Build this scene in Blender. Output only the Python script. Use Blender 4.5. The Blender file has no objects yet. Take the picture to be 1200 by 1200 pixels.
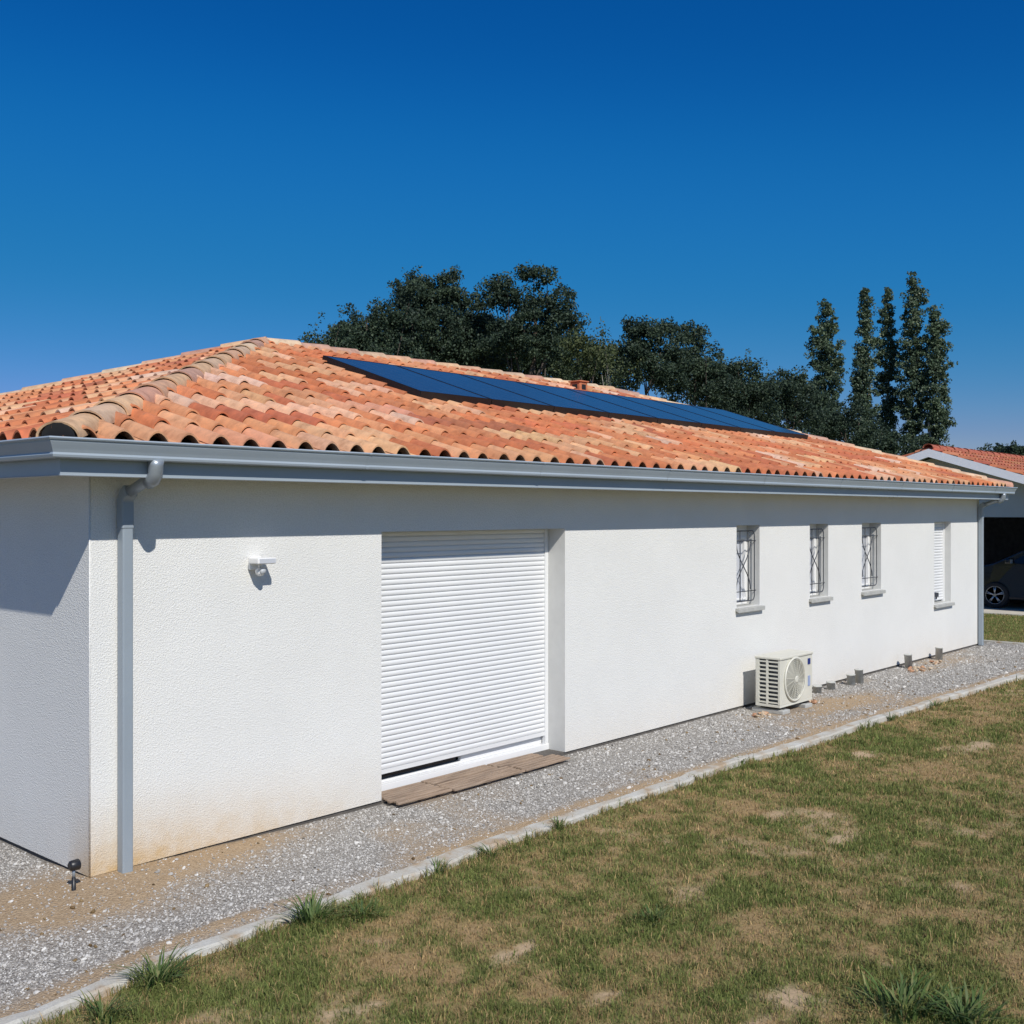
import bpy, bmesh, math, random
import numpy as np
from mathutils import Vector, Matrix
random.seed(7); RNG = np.random.default_rng(11)
S = bpy.context.scene
COL = S.collection
R = math.radians

# ------------------------------------------------------------------ materials
def srgb(r, g, b):
    def f(c):
        c /= 255.0
        return c/12.92 if c <= .04045 else ((c+.055)/1.055)**2.4
    return (f(r), f(g), f(b), 1)

class NT:
    def __init__(s, name):
        s.m = bpy.data.materials.new(name); s.m.use_nodes = True
        s.t = s.m.node_tree; s.b = s.t.nodes['Principled BSDF']; s.out = s.t.nodes['Material Output']
    def n(s, typ, **kw):
        nd = s.t.nodes.new(typ)
        for k, v in kw.items():
            if k.startswith('i_'):
                nd.inputs[k[2:].replace('_', ' ')].default_value = v
            else: setattr(nd, k, v)
        return nd
    def l(s, a, b): s.t.links.new(a, b)
    def coord(s): 
        return s.n('ShaderNodeTexCoord').outputs['Object']
    def noise(s, scale, detail=4, rough=.55, vec=None):
        nd = s.n('ShaderNodeTexNoise'); nd.inputs['Scale'].default_value = scale
        nd.inputs['Detail'].default_value = detail; nd.inputs['Roughness'].default_value = rough
        s.l(vec or s.coord(), nd.inputs['Vector']); return nd
    def ramp(s, fac, stops):
        nd = s.n('ShaderNodeValToRGB'); cr = nd.color_ramp
        while len(cr.elements) < len(stops): cr.elements.new(.5)
        for e, (p, c) in zip(cr.elements, stops):
            e.position = p; e.color = c if len(c) == 4 else (*c, 1)
        s.l(fac, nd.inputs['Fac']); return nd
    def mix(s, fac, a, b, mode='MIX'):
        nd = s.n('ShaderNodeMix'); nd.data_type = 'RGBA'; nd.blend_type = mode
        for v, i in ((fac, 0), (a, 6), (b, 7)):
            if hasattr(v, 'links'): s.l(v, nd.inputs[i])
            else: nd.inputs[i].default_value = v
        return nd.outputs[2]
    def bump(s, h, strength=.3, dist=.01, normal=None):
        nd = s.n('ShaderNodeBump'); nd.inputs['Strength'].default_value = strength
        nd.inputs['Distance'].default_value = dist
        s.l(h, nd.inputs['Height'])
        if normal: s.l(normal, nd.inputs['Normal'])
        s.l(nd.outputs[0], s.b.inputs['Normal']); return nd.outputs[0]
    def base(s, c):
        if hasattr(c, 'links'): s.l(c, s.b.inputs['Base Color'])
        else: s.b.inputs['Base Color'].default_value = c
    def set(s, **kw):
        for k, v in kw.items(): s.b.inputs[k.replace('_', ' ')].default_value = v
        return s

def plain(name, c, rough=.5, metal=0, var=.12, vscale=9, bump=0):
    t = NT(name); n = t.noise(vscale, 5)
    d = tuple(x*(1-var) for x in c[:3])+(1,); e = tuple(min(1, x*(1+var)) for x in c[:3])+(1,)
    t.base(t.ramp(n.outputs['Fac'], [(.3, d), (.7, e)]).outputs[0])
    t.set(Roughness=rough, Metallic=metal)
    if bump: t.bump(t.noise(vscale*12, 3).outputs['Fac'], bump, .004)
    return t.m

M = {}
# rough-cast render
def stucco(name, c, stain=True):
    t = NT(name); co = t.coord()
    big = t.noise(.9, 6, .7, co); fine = t.noise(95, 2, .5, co)
    col = t.ramp(big.outputs['Fac'], [(.3, tuple(x*.93 for x in c[:3])), (.7, c)]).outputs[0]
    g = t.ramp(fine.outputs['Fac'], [(.3, (.85, .85, .85)), (.62, (1, 1, 1))]).outputs[0]
    col = t.mix(.8, col, g, 'MULTIPLY')
    if stain:
        sep = t.n('ShaderNodeSeparateXYZ'); t.l(co, sep.inputs[0])
        # sandy splash near the foot of the wall, strongest near the corner
        mz = t.n('ShaderNodeMapRange'); t.l(sep.outputs['Z'], mz.inputs[0])
        mz.inputs[1].default_value = .02; mz.inputs[2].default_value = .62
        mz.inputs[3].default_value = 1; mz.inputs[4].default_value = 0
        mx = t.n('ShaderNodeMapRange'); t.l(sep.outputs['X'], mx.inputs[0])
        mx.inputs[1].default_value = .3; mx.inputs[2].default_value = 2.6
        mx.inputs[3].default_value = .95; mx.inputs[4].default_value = .16
        my = t.n('ShaderNodeMapRange'); t.l(sep.outputs['Y'], my.inputs[0])
        my.inputs[1].default_value = 0.02; my.inputs[2].default_value = .3
        my.inputs[3].default_value = 1; my.inputs[4].default_value = .12
        sn = t.noise(6.5, 7, .75, co)
        a = t.n('ShaderNodeMath', operation='POWER'); t.l(mz.outputs[0], a.inputs[0]); a.inputs[1].default_value = 1.7
        b = t.n('ShaderNodeMath', operation='MULTIPLY'); t.l(a.outputs[0], b.inputs[0]); t.l(mx.outputs[0], b.inputs[1])
        b2 = t.n('ShaderNodeMath', operation='MULTIPLY'); t.l(b.outputs[0], b2.inputs[0]); t.l(my.outputs[0], b2.inputs[1])
        d = t.n('ShaderNodeMath', operation='MULTIPLY'); t.l(b2.outputs[0], d.inputs[0]); t.l(sn.outputs['Fac'], d.inputs[1])
        d2 = t.n('ShaderNodeMath', operation='MULTIPLY'); t.l(d.outputs[0], d2.inputs[0]); d2.inputs[1].default_value = 2.0
        d2.use_clamp = True
        col = t.mix(d2.outputs[0], col, (.56, .40, .22, 1))
    t.base(col); t.set(Roughness=.92)
    v = t.n('ShaderNodeTexVoronoi'); v.inputs['Scale'].default_value = 120; t.l(co, v.inputs['Vector'])
    ad = t.n('ShaderNodeMath', operation='ADD'); t.l(v.outputs['Distance'], ad.inputs[0]); t.l(fine.outputs['Fac'], ad.inputs[1])
    t.bump(ad.outputs[0], .46, .007)
    return t.m
M['stucco'] = stucco('stucco', (.80, .795, .77, 1))
M['stucco_grey'] = stucco('stucco_grey', (.60, .60, .575, 1), False)
M['reveal'] = plain('reveal', (.60, .60, .585, 1), .85, var=.04, bump=.2)
M['white'] = plain('white_lacquer', (.74, .745, .75, 1), .38, var=.025, vscale=2)
M['pvc'] = plain('white_pvc', (.78, .78, .78, 1), .3, var=.02, vscale=2)
M['grey'] = plain('grey_lacquer', srgb(156, 167, 177), .33, var=.05, vscale=1.5)
M['grey_pipe'] = plain('grey_pipe', srgb(144, 154, 163), .38, var=.06, vscale=2)
M['zinc'] = plain('zinc_elbow', srgb(150, 158, 166), .36, .35, var=.1, vscale=20)
M['stub'] = plain('weathered_stub', srgb(188, 188, 182), .85, var=.2, vscale=12, bump=.3)
M['soffit'] = plain('soffit_board', srgb(176, 180, 184), .5, var=.04, vscale=2)
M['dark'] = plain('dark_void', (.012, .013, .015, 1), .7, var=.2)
M['joint'] = plain('plinth_mortar', (.10, .09, .08, 1), .9, var=.3)
M['black'] = plain('black_plastic', (.02, .02, .022, 1), .4, var=.1)
M['iron'] = plain('dark_iron', srgb(70, 74, 82), .45, .3, var=.1, vscale=30)
M['sill'] = plain('concrete_sill', srgb(172, 172, 168), .8, var=.12, vscale=14, bump=.3)
M['rubber'] = plain('rubber', (.022, .022, .024, 1), .75, var=.2)
M['rim'] = plain('alloy', (.55, .56, .58, 1), .3, .8, var=.06)
M['ac'] = plain('ac_casing', srgb(208, 206, 194), .42, var=.05, vscale=5)
M['ac_dark'] = plain('ac_coil', srgb(60, 66, 74), .6, var=.3, vscale=60)
M['ac_blue'] = plain('ac_badge_blue', srgb(30, 50, 120), .4, var=.05)
M['roof_trim'] = plain('white_fascia', (.86, .87, .90, 1), .45, var=.03)

def tile_mat(name, hue=1.0):
    t = NT(name); co = t.coord()
    at = t.n('ShaderNodeAttribute'); at.attribute_name = 'tint'
    n1 = t.noise(9, 6, .65, co); n2 = t.noise(120, 3, .6, co)
    c = t.mix(.8, at.outputs['Color'], t.ramp(n1.outputs['Fac'], [(.3, (.62, .56, .52)), (.5, (.95, .95, .95)), (.7, (1.28, 1.2, 1.1))]).outputs[0], 'MULTIPLY')
    # lichen and weather freckles
    n3 = t.noise(26, 5, .7, co)
    lk = t.ramp(n3.outputs['Fac'], [(.60, (0, 0, 0)), (.72, (.5, .5, .5))]).outputs[0]
    c = t.mix(lk, c, (.20, .13, .09, 1))
    t.base(c); t.set(Roughness=.82); t.bump(n2.outputs['Fac'], .35, .003)
    return t.m
M['tile'] = tile_mat('terracotta')

# solar glass
t = NT('solar_glass'); co = t.coord()
t.set(Roughness=.16, IOR=1.36)
br = t.n('ShaderNodeTexBrick'); br.offset = 0; br.inputs['Scale'].default_value = 1
br.inputs['Brick Width'].default_value = .182; br.inputs['Row Height'].default_value = .091
br.inputs['Mortar Size'].default_value = .0035
br.inputs['Color1'].default_value = (.022, .030, .052, 1); br.inputs['Color2'].default_value = (.016, .023, .042, 1); br.inputs['Mortar'].default_value = (.07, .075, .09, 1)
t.l(co, br.inputs['Vector']); t.l(br.outputs['Color'], t.b.inputs['Base Color']); M['solar'] = t.m
M['alu_black'] = plain('black_anodised', (.014, .015, .018, 1), .42, .3, var=.15)

# window pane: frosted white pane behind a clear glossy face
t = NT('frosted_pane'); t.base((.55, .57, .62, 1)); t.set(Roughness=.12); t.b.inputs['Coat Weight'].default_value = .8; M['frost'] = t.m
t = NT('dark_glass'); n = t.noise(1.5, 2)
t.base(t.ramp(n.outputs['Fac'], [(.3, (.012, .016, .02)), (.7, (.03, .036, .042))]).outputs[0]); t.set(Roughness=.04); M['glass'] = t.m
t = NT('car_paint'); t.base((.018, .020, .026, 1)); t.set(Roughness=.25); t.b.inputs['Coat Weight'].default_value = 1; t.b.inputs['Coat Roughness'].default_value = .04
t.bump(t.noise(1.2, 2).outputs['Fac'], .03, .01); M['paint'] = t.m
t = NT('headlight_lens'); t.base((.6, .62, .65, 1)); t.set(Roughness=.08, Metallic=.4); M['lens'] = t.m

# weathered wood
t = NT('weathered_wood'); co = t.coord()
mp = t.n('ShaderNodeMapping'); mp.inputs['Scale'].default_value = (2, 34, 34); t.l(co, mp.inputs[0])
n = t.noise(2.2, 7, .7, mp.outputs[0]); n2 = t.noise(3, 4, .6, co)
c = t.ramp(n.outputs['Fac'], [(.3, (.17, .12, .085)), (.52, (.34, .25, .18)), (.75, (.48, .38, .29))]).outputs[0]
c = t.mix(.6, c, t.ramp(n2.outputs['Fac'], [(.3, (.7, .7, .72)), (.7, (1.1, 1.05, 1))]).outputs[0], 'MULTIPLY')
t.base(c); t.set(Roughness=.85); t.bump(n.outputs['Fac'], .5, .004); M['wood'] = t.m

# concrete edging
t = NT('old_concrete'); co = t.coord()
n = t.noise(4, 7, .65, co); n2 = t.noise(90, 3, .7, co)
c = t.ramp(n.outputs['Fac'], [(.36, (.40, .30, .20)), (.47, (.48, .45, .39)), (.7, (.56, .56, .53))]).outputs[0]
c = t.mix(.7, c, t.ramp(n2.outputs['Fac'], [(.3, (.75, .75, .75)), (.6, (1, 1, 1))]).outputs[0], 'MULTIPLY')
t.base(c); t.set(Roughness=.93); t.bump(n2.outputs['Fac'], .6, .006); M['concrete'] = t.m

# gravel bed under the loose stones
t = NT('gravel_bed'); co = t.coord()
v = t.n('ShaderNodeTexVoronoi'); v.inputs['Scale'].default_value = 70; t.l(co, v.inputs['Vector'])
sep = t.n('ShaderNodeSeparateColor'); t.l(v.outputs['Color'], sep.inputs[0])
c = t.ramp(sep.outputs[0], [(0, (.30, .275, .25)), (.5, (.43, .41, .375)), (1, (.55, .53, .49))]).outputs[0]
edge = t.ramp(v.outputs['Distance'], [(.0, (1, 1, 1)), (.55, (.62, .6, .58)), (.9, (.25, .23, .2))]).outputs[0]
c = t.mix(.8, c, edge, 'MULTIPLY')
at = t.n('ShaderNodeAttribute'); at.attribute_name = 'sand'
sn = t.noise(55, 6, .75, co)
sandc = t.ramp(sn.outputs['Fac'], [(.3, (.24, .16, .09)), (.5, (.42, .30, .18)), (.72, (.55, .43, .29))]).outputs[0]
c = t.mix(at.outputs['Fac'], c, sandc)
t.base(c); t.set(Roughness=.95)
inv = t.n('ShaderNodeMath', operation='MULTIPLY'); inv.inputs[1].default_value = -1; t.l(v.outputs['Distance'], inv.inputs[0])
ad = t.n('ShaderNodeMath', operation='ADD'); t.l(inv.outputs[0], ad.inputs[0]); t.l(sn.outputs['Fac'], ad.inputs[1])
t.bump(ad.outputs[0], .8, .012); M['bed'] = t.m

def island_mat(name, stops, rough=.9, trans=0, bump=0):
    t = NT(name); g = t.n('ShaderNodeNewGeometry')
    c = t.ramp(g.outputs['Random Per Island'], stops).outputs[0]
    if bump:
        n = t.noise(bump, 4); c = t.mix(.6, c, t.ramp(n.outputs['Fac'], [(.3, (.75, .75, .75)), (.7, (1.15, 1.15, 1.15))]).outputs[0], 'MULTIPLY')
    t.base(c); t.set(Roughness=rough)
    if trans:
        tr = t.n('ShaderNodeBsdfTranslucent'); t.l(c, tr.inputs[0])
        mx = t.n('ShaderNodeMixShader'); mx.inputs[0].default_value = trans
        t.l(t.b.outputs[0], mx.inputs[1]); t.l(tr.outputs[0], mx.inputs[2]); t.l(mx.outputs[0], t.out.inputs[0])
    return t.m
M['stones'] = island_mat('limestone_chips', [(0, (.25, .235, .215)), (.25, (.37, .35, .325)), (.6, (.465, .445, .415)), (.85, (.54, .52, .49)), (1, (.68, .66, .62))], .9)
M['brickbits'] = island_mat('terracotta_rubble', [(0, (.36, .17, .10)), (.5, (.48, .30, .18)), (1, (.55, .45, .33))], .95, bump=30)

def leaf_mat(name, stops, noise_scale=.35, trans=.25, rough=.6):
    t = NT(name); g = t.n('ShaderNodeNewGeometry')
    c = t.ramp(g.outputs['Random Per Island'], stops).outputs[0]
    n = t.noise(noise_scale, 3)
    c = t.mix(.75, c, t.ramp(n.outputs['Fac'], [(.32, (.6, .66, .72)), (.68, (1.3, 1.25, 1.05))]).outputs[0], 'MULTIPLY')
    t.base(c); t.set(Roughness=rough); t.b.inputs['Specular IOR Level'].default_value = .3
    tr = t.n('ShaderNodeBsdfTranslucent'); t.l(c, tr.inputs[0])
    mx = t.n('ShaderNodeMixShader'); mx.inputs[0].default_value = trans
    t.l(t.b.outputs[0], mx.inputs[1]); t.l(tr.outputs[0], mx.inputs[2]); t.l(mx.outputs[0], t.out.inputs[0])
    return t.m
M['leaf_dark'] = leaf_mat('oak_leaves', [(0, (.022, .040, .030)), (.5, (.040, .066, .044)), (1, (.078, .112, .068))])
M['leaf_light'] = leaf_mat('ash_leaves', [(0, (.035, .05, .022)), (.5, (.068, .09, .036)), (1, (.12, .14, .06))])
M['leaf_poplar'] = leaf_mat('poplar_leaves', [(0, (.045, .070, .045)), (.5, (.082, .125, .075)), (.85, (.13, .18, .115)), (1, (.24, .28, .21))], .25)
M['bark'] = plain('bark', (.075, .06, .048, 1), .95, var=.35, vscale=6, bump=.5)
M['bark_pale'] = plain('pale_bark', (.26, .24, .2, 1), .9, var=.3, vscale=4, bump=.4)

def attr_mat(name, attr, extra=True, trans=0, rough=.9):
    t = NT(name); at = t.n('ShaderNodeAttribute'); at.attribute_name = attr
    c = at.outputs['Color']
    if extra:
        n = t.noise(45, 6, .8); n2 = t.noise(230, 3, .7)
        c = t.mix(.85, c, t.ramp(n.outputs['Fac'], [(.3, (.55, .52, .5)), (.5, (1, 1, 1)), (.7, (1.35, 1.3, 1.2))]).outputs[0], 'MULTIPLY')
        t.bump(n2.outputs['Fac'], .6, .01)
    t.base(c); t.set(Roughness=rough); t.b.inputs['Specular IOR Level'].default_value = .2
    if trans:
        tr = t.n('ShaderNodeBsdfTranslucent'); t.l(c, tr.inputs[0])
        mx = t.n('ShaderNodeMixShader'); mx.inputs[0].default_value = trans
        t.l(t.b.outputs[0], mx.inputs[1]); t.l(tr.outputs[0], mx.inputs[2]); t.l(mx.outputs[0], t.out.inputs[0])
    return t.m
M['lawn'] = attr_mat('lawn_soil', 'tint')
M['blade'] = attr_mat('grass_blades', 'tint', False, .25, .7)
M['weed'] = leaf_mat('weed_leaves', [(0, (.06, .11, .03)), (.6, (.12, .185, .055)), (1, (.26, .26, .11))], 4, .3)
M['straw'] = leaf_mat('dry_stems', [(0, (.16, .10, .05)), (1, (.33, .23, .12))], 4, .2)
t = NT('far_field'); n = t.noise(.5, 8, .7); n2 = t.noise(14, 6, .7)
c = t.ramp(n.outputs['Fac'], [(.3, (.075, .095, .03)), (.55, (.13, .135, .05)), (.75, (.19, .155, .075))]).outputs[0]
c = t.mix(.7, c, t.ramp(n2.outputs['Fac'], [(.3, (.6, .6, .6)), (.7, (1.3, 1.3, 1.2))]).outputs[0], 'MULTIPLY')
t.base(c); t.set(Roughness=.95); M['field'] = t.m

# ------------------------------------------------------------------ mesh helpers
class MB:
    def __init__(s): s.v = []; s.f = []; s.smooth = []
    def quad(s, a, b, c, d, sm=False):
        k = len(s.v); s.v += [tuple(a), tuple(b), tuple(c), tuple(d)]; s.f.append((k, k+1, k+2, k+3)); s.smooth.append(sm)
    def box(s, x0, x1, y0, y1, z0, z1):
        k = len(s.v)
        s.v += [(x, y, z) for z in (z0, z1) for (x, y) in ((x0, y0), (x1, y0), (x1, y1), (x0, y1))]
        for q in ((0, 3, 2, 1), (4, 5, 6, 7), (0, 1, 5, 4), (1, 2, 6, 5), (2, 3, 7, 6), (3, 0, 4, 7)):
            s.f.append(tuple(k+i for i in q)); s.smooth.append(False)
        return s
    def tube(s, pts, rad, n=10, caps=True, flat=None):
        """rad: number or list; flat=(a,b) gives a rectangular section"""
        pts = [Vector(p) for p in pts]
        rings = []
        up0 = None
        for i, p in enumerate(pts):
            d = (pts[min(i+1, len(pts)-1)] - pts[max(i-1, 0)]).normalized()
            if up0 is None: up0 = Vector((0, 0, 1)) if abs(d.z) < .9 else Vector((0, 1, 0))
            sx = d.cross(up0); 
            if sx.length < 1e-4: sx = Vector((1, 0, 0))
            sx.normalize(); sy = sx.cross(d).normalized(); up0 = sy
            r = rad[i] if isinstance(rad, (list, tuple)) else rad
            k = len(s.v)
            for j in range(n):
                a = 2*math.pi*j/n
                s.v.append(tuple(p + sx*math.cos(a)*r + sy*math.sin(a)*r))
            rings.append(k)
        for a, b in zip(rings, rings[1:]):
            for j in range(n):
                s.f.append((a+j, a+(j+1) % n, b+(j+1) % n, b+j)); s.smooth.append(True)
        if caps:
            s.f.append(tuple(rings[0]+j for j in reversed(range(n)))); s.smooth.append(False)
            s.f.append(tuple(rings[-1]+j for j in range(n))); s.smooth.append(False)
        return s
    def lathe(s, prof, c, axis='z', n=24):
        k0 = []
        for (r, h) in prof:
            k0.append(len(s.v))
            for j in range(n):
                a = 2*math.pi*j/n; p, q = r*math.cos(a), r*math.sin(a)
                o = {'z': (p, q, h), 'y': (p, h, q), 'x': (h, p, q)}[axis]
                s.v.append((c[0]+o[0], c[1]+o[1], c[2]+o[2]))
        for a, b in zip(k0, k0[1:]):
            for j in range(n): s.f.append((a+j, a+(j+1) % n, b+(j+1) % n, b+j)); s.smooth.append(True)
        s.f.append(tuple(k0[0]+j for j in range(n))); s.smooth.append(False)
        s.f.append(tuple(k0[-1]+j for j in range(n))); s.smooth.append(False)
        return s
    def build(s, name, mat, parent=None, bevel=0, autofix=True):
        me = bpy.data.meshes.new(name); me.from_pydata(s.v, [], s.f)
        me.polygons.foreach_set('use_smooth', s.smooth)
        if autofix:
            bm = bmesh.new(); bm.from_mesh(me)
            bmesh.ops.remove_doubles(bm, verts=bm.verts, dist=1e-5)
            bmesh.ops.recalc_face_normals(bm, faces=bm.faces); bm.to_mesh(me); bm.free()
        me.materials.append(M[mat] if isinstance(mat, str) else mat)
        o = bpy.data.objects.new(name, me); COL.objects.link(o)
        if parent: o.parent = parent
        if bevel:
            b = o.modifiers.new('bevel', 'BEVEL'); b.width = bevel; b.segments = 2; b.limit_method = 'ANGLE'; b.angle_limit = R(40)
        return o

def npmesh(name, verts, faces, mat, parent=None, smooth=False, color=None, cname='tint'):
    """verts (N,3), faces (M,k)"""
    me = bpy.data.meshes.new(name); k = faces.shape[1]
    me.vertices.add(len(verts)); me.vertices.foreach_set('co', verts.astype(np.float32).ravel())
    me.loops.add(faces.size); me.loops.foreach_set('vertex_index', faces.astype(np.int32).ravel())
    me.polygons.add(len(faces))
    me.polygons.foreach_set('loop_start', np.arange(0, faces.size, k, dtype=np.int32))
    me.polygons.foreach_set('loop_total', np.full(len(faces), k, dtype=np.int32))
    me.polygons.foreach_set('use_smooth', np.full(len(faces), smooth))
    if color is not None:
        if color.ndim == 1:
            a = me.attributes.new(cname, 'FLOAT', 'POINT'); a.data.foreach_set('value', color.astype(np.float32))
        else:
            a = me.attributes.new(cname, 'FLOAT_COLOR', 'POINT')
            cc = np.ones((len(verts), 4), np.float32); cc[:, :3] = color; a.data.foreach_set('color', cc.ravel())
    me.update(calc_edges=True); me.validate()
    me.materials.append(M[mat])
    o = bpy.data.objects.new(name, me); COL.objects.link(o)
    if parent: o.parent = parent
    return o

def tag(o, label=None, cat=None, group=None, kind=None):
    if label: o['label'] = label
    if cat: o['category'] = cat
    if group: o['group'] = group
    if kind: o['kind'] = kind
    return o
def thing(name, loc, label, cat, group=None, rz=0):
    o = bpy.data.objects.new(name, None); COL.objects.link(o); o.location = loc; o.rotation_euler.z = rz
    o.empty_display_size = .2
    return tag(o, label, cat, group)
def copy_tree(o, parent=None):
    c = o.copy(); COL.objects.link(c)
    if parent: c.parent = parent
    for ch in list(o.children): copy_tree(ch, c)
    return c

# ------------------------------------------------------------------ smooth 2-D noise for ground cover
def vnoise(x, y, scale, seed):
    g = np.random.default_rng(seed).random((256, 256))
    u = x/scale+1000; v = y/scale+1000
    i = np.floor(u).astype(int); j = np.floor(v).astype(int)
    fu = u-i; fv = v-j; fu = fu*fu*(3-2*fu); fv = fv*fv*(3-2*fv)
    a = g[i % 256, j % 256]; b = g[(i+1) % 256, j % 256]; c = g[i % 256, (j+1) % 256]; d = g[(i+1) % 256, (j+1) % 256]
    return (a*(1-fu)+b*fu)*(1-fv)+(c*(1-fu)+d*fu)*fv
def fbm(x, y, scale, seed, oct=4, gain=.55):
    s = 0; w = 1; tot = 0
    for k in range(oct):
        s = s+w*vnoise(x, y, scale/2**k, seed+k); tot += w; w *= gain
    return s/tot

# ------------------------------------------------------------------ camera (solved from the photograph)
TH = math.atan2(1132, 1278)
CAM = Vector((-3.407, -6.602, 2.35))
cd = bpy.data.cameras.new('camera'); cam = bpy.data.objects.new('camera', cd); COL.objects.link(cam)
cam.location = CAM
fw = Vector((math.cos(TH), math.sin(TH), 0))       # forward = (0.7486, 0.6631)
cam.rotation_euler = (R(90), 0, math.atan2(fw.y, fw.x)-R(90))
cd.sensor_width = 36; cd.lens = 36*1278/1200; cd.clip_end = 3000; cd.clip_start = .1
S.camera = cam
RT = Vector((fw.y, -fw.x, 0))
def at(px, d, z=0):
    p = CAM + RT*((px-600)/1278*d) + fw*d
    return (p.x, p.y, z)
def hz(py, d): return 2.35+(600-py)/1278*d

# ------------------------------------------------------------------ light
SUN = Vector((-.451, -.96, 1.0)).normalized()
ld = bpy.data.lights.new('sun', 'SUN'); ld.energy = 4.3; ld.angle = R(.53); ld.color = (1, .96, .885)
lo = bpy.data.objects.new('sun', ld); COL.objects.link(lo); lo.rotation_euler = SUN.to_track_quat('Z', 'Y').to_euler()
W = bpy.data.worlds.new('World'); S.world = W; W.use_nodes = True
wt = W.node_tree; bg = wt.nodes['Background']
sky = wt.nodes.new('ShaderNodeTexSky'); sky.sky_type = 'NISHITA'; sky.sun_disc = False
sky.sun_elevation = math.asin(SUN.z); sky.sun_rotation = math.atan2(SUN.x, SUN.y)
sky.air_density = 1.0; sky.dust_density = .35; sky.ozone_density = 3.0; sky.altitude = 100
hs = wt.nodes.new('ShaderNodeHueSaturation'); hs.inputs['Saturation'].default_value = 1.3
wt.links.new(sky.outputs[0], hs.inputs['Color'])
SKS = .085
def vmul(src, k):
    nd = wt.nodes.new('ShaderNodeVectorMath'); nd.operation = 'SCALE'; nd.inputs['Scale'].default_value = k
    wt.links.new(src, nd.inputs[0]); return nd.outputs[0]
cv = wt.nodes.new('ShaderNodeRGBCurve'); mp_ = cv.mapping; mp_.use_clip = False; mp_.extend = 'EXTRAPOLATED'
def setc(i, pts):
    c = mp_.curves[i]; c.points[0].location = pts[0]; c.points[1].location = pts[-1]
    for p in pts[1:-1]: c.points.new(*p)
setc(0, [(0, 0), (.04, .0025), (.065, .008), (.147, .030), (.304, .125), (.6, .40), (1, .85)])
setc(1, [(0, 0), (.133, .086), (.198, .148), (.342, .215), (.48, .275), (.56, .315), (.68, .52), (1, 1.05)])
setc(2, [(0, 0), (.319, .335), (.423, .445), (.6, .515), (.8, .84), (1, 1.15)])
mp_.update()
wt.links.new(vmul(hs.outputs[0], SKS), cv.inputs['Color'])
wt.links.new(vmul(cv.outputs[0], 1/SKS), bg.inputs[0])
bg.inputs[1].default_value = SKS
S.view_settings.view_transform = 'Standard'; S.view_settings.look = 'None'; S.view_settings.gamma = 1; S.view_settings.exposure = 0

# ================================================================== THE HOUSE
L, D = 16.5, 9.3
OV = .42
ZE = 2.755; SL = .327
house = thing('house', (0, 0, 0), 'single storey white rendered house with orange clay tiled hip roof and grey gutters', 'house')
HOLES = [(2.463, 4.818, .03, 2.19), (8.075, 8.63, 1.21, 2.19), (9.975, 10.52, 1.21, 2.19), (11.60, 12.27, 1.21, 2.19), (14.38, 15.12, .85, 2.19)]
def wall_mesh():
    m = MB(); z0, z1 = .03, 2.60
    xs = sorted({0, L} | {h[0] for h in HOLES} | {h[1] for h in HOLES})
    zs = sorted({z0, z1} | {h[2] for h in HOLES} | {h[3] for h in HOLES})
    for a, b in zip(xs, xs[1:]):
        for c, d in zip(zs, zs[1:]):
            cx, cz = (a+b)/2, (c+d)/2
            if any(h[0] < cx < h[1] and h[2] < cz < h[3] for h in HOLES): continue
            m.quad((a, 0, c), (b, 0, c), (b, 0, d), (a, 0, d))
    m.quad((0, D, z0), (0, 0, z0), (0, 0, z1), (0, D, z1))
    m.quad((L, 0, z0), (L, D, z0), (L, D, z1), (L, 0, z1))
    m.quad((L, D, z0), (0, D, z0), (0, D, z1), (L, D, z1))
    return m
w = wall_mesh().build('wall', 'stucco', house)
# corner bead: slim smooth strip of the render profile
MB().tube([(.001, .001, .03), (.001, .001, 2.585)], .006, 6).build('corner_bead', 'stucco', house)
m = MB(); m.box(.014, L-.014, .014, D-.014, -.25, .031); m.build('plinth', 'joint', house)
# reveals (lining of each opening)
RD = .235
for i, (a, b, c, d) in enumerate(HOLES):
    m = MB(); e = 0.0
    m.quad((a, e, c), (a, RD+.03, c), (a, RD+.03, d), (a, e, d)); m.quad((b, e, c), (b, e, d), (b, RD+.03, d), (b, RD+.03, c))
    m.quad((a, e, d), (a, RD+.03, d), (b, RD+.03, d), (b, e, d))
    if i: m.quad((a, e, c), (b, e, c), (b, RD+.03, c), (a, RD+.03, c))
    m.build('reveal', 'reveal', house)
# --- fascia, soffit, gutter (swept round the eaves, mitred)
def ring(name, prof, mat, off0=0, closed=False, smooth=False):
    m = MB(); c = [(-1, -1), (1, -1), (1, 1), (-1, 1)]
    cx, cy = [0, L], [0, D]
    k = []
    for (sx, sy) in c:
        k.append(len(m.v))
        for (o, z) in prof: m.v.append(((0 if sx < 0 else L)+sx*o, (0 if sy < 0 else D)+sy*o, z))
    n = len(prof)
    for i in range(4):
        a, b = k[i], k[(i+1) % 4]
        for j in range(n if closed else n-1):
            m.f.append((a+j, b+j, b+(j+1) % n, a+(j+1) % n)); m.smooth.append(smooth)
    return m.build(name, mat, house)
ring('soffit', [(-.05, 2.604), (.355, 2.604), (.355, 2.592), (-.05, 2.592)], 'soffit', closed=True)
ring('soffit_trim', [(.35, 2.563), (.379, 2.563), (.381, 2.566), (.35, 2.566)], 'soffit', closed=True)
ring('fascia', [(.355, 2.567), (.375, 2.567), (.375, 2.74), (.355, 2.74)], 'grey', closed=True)
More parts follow.
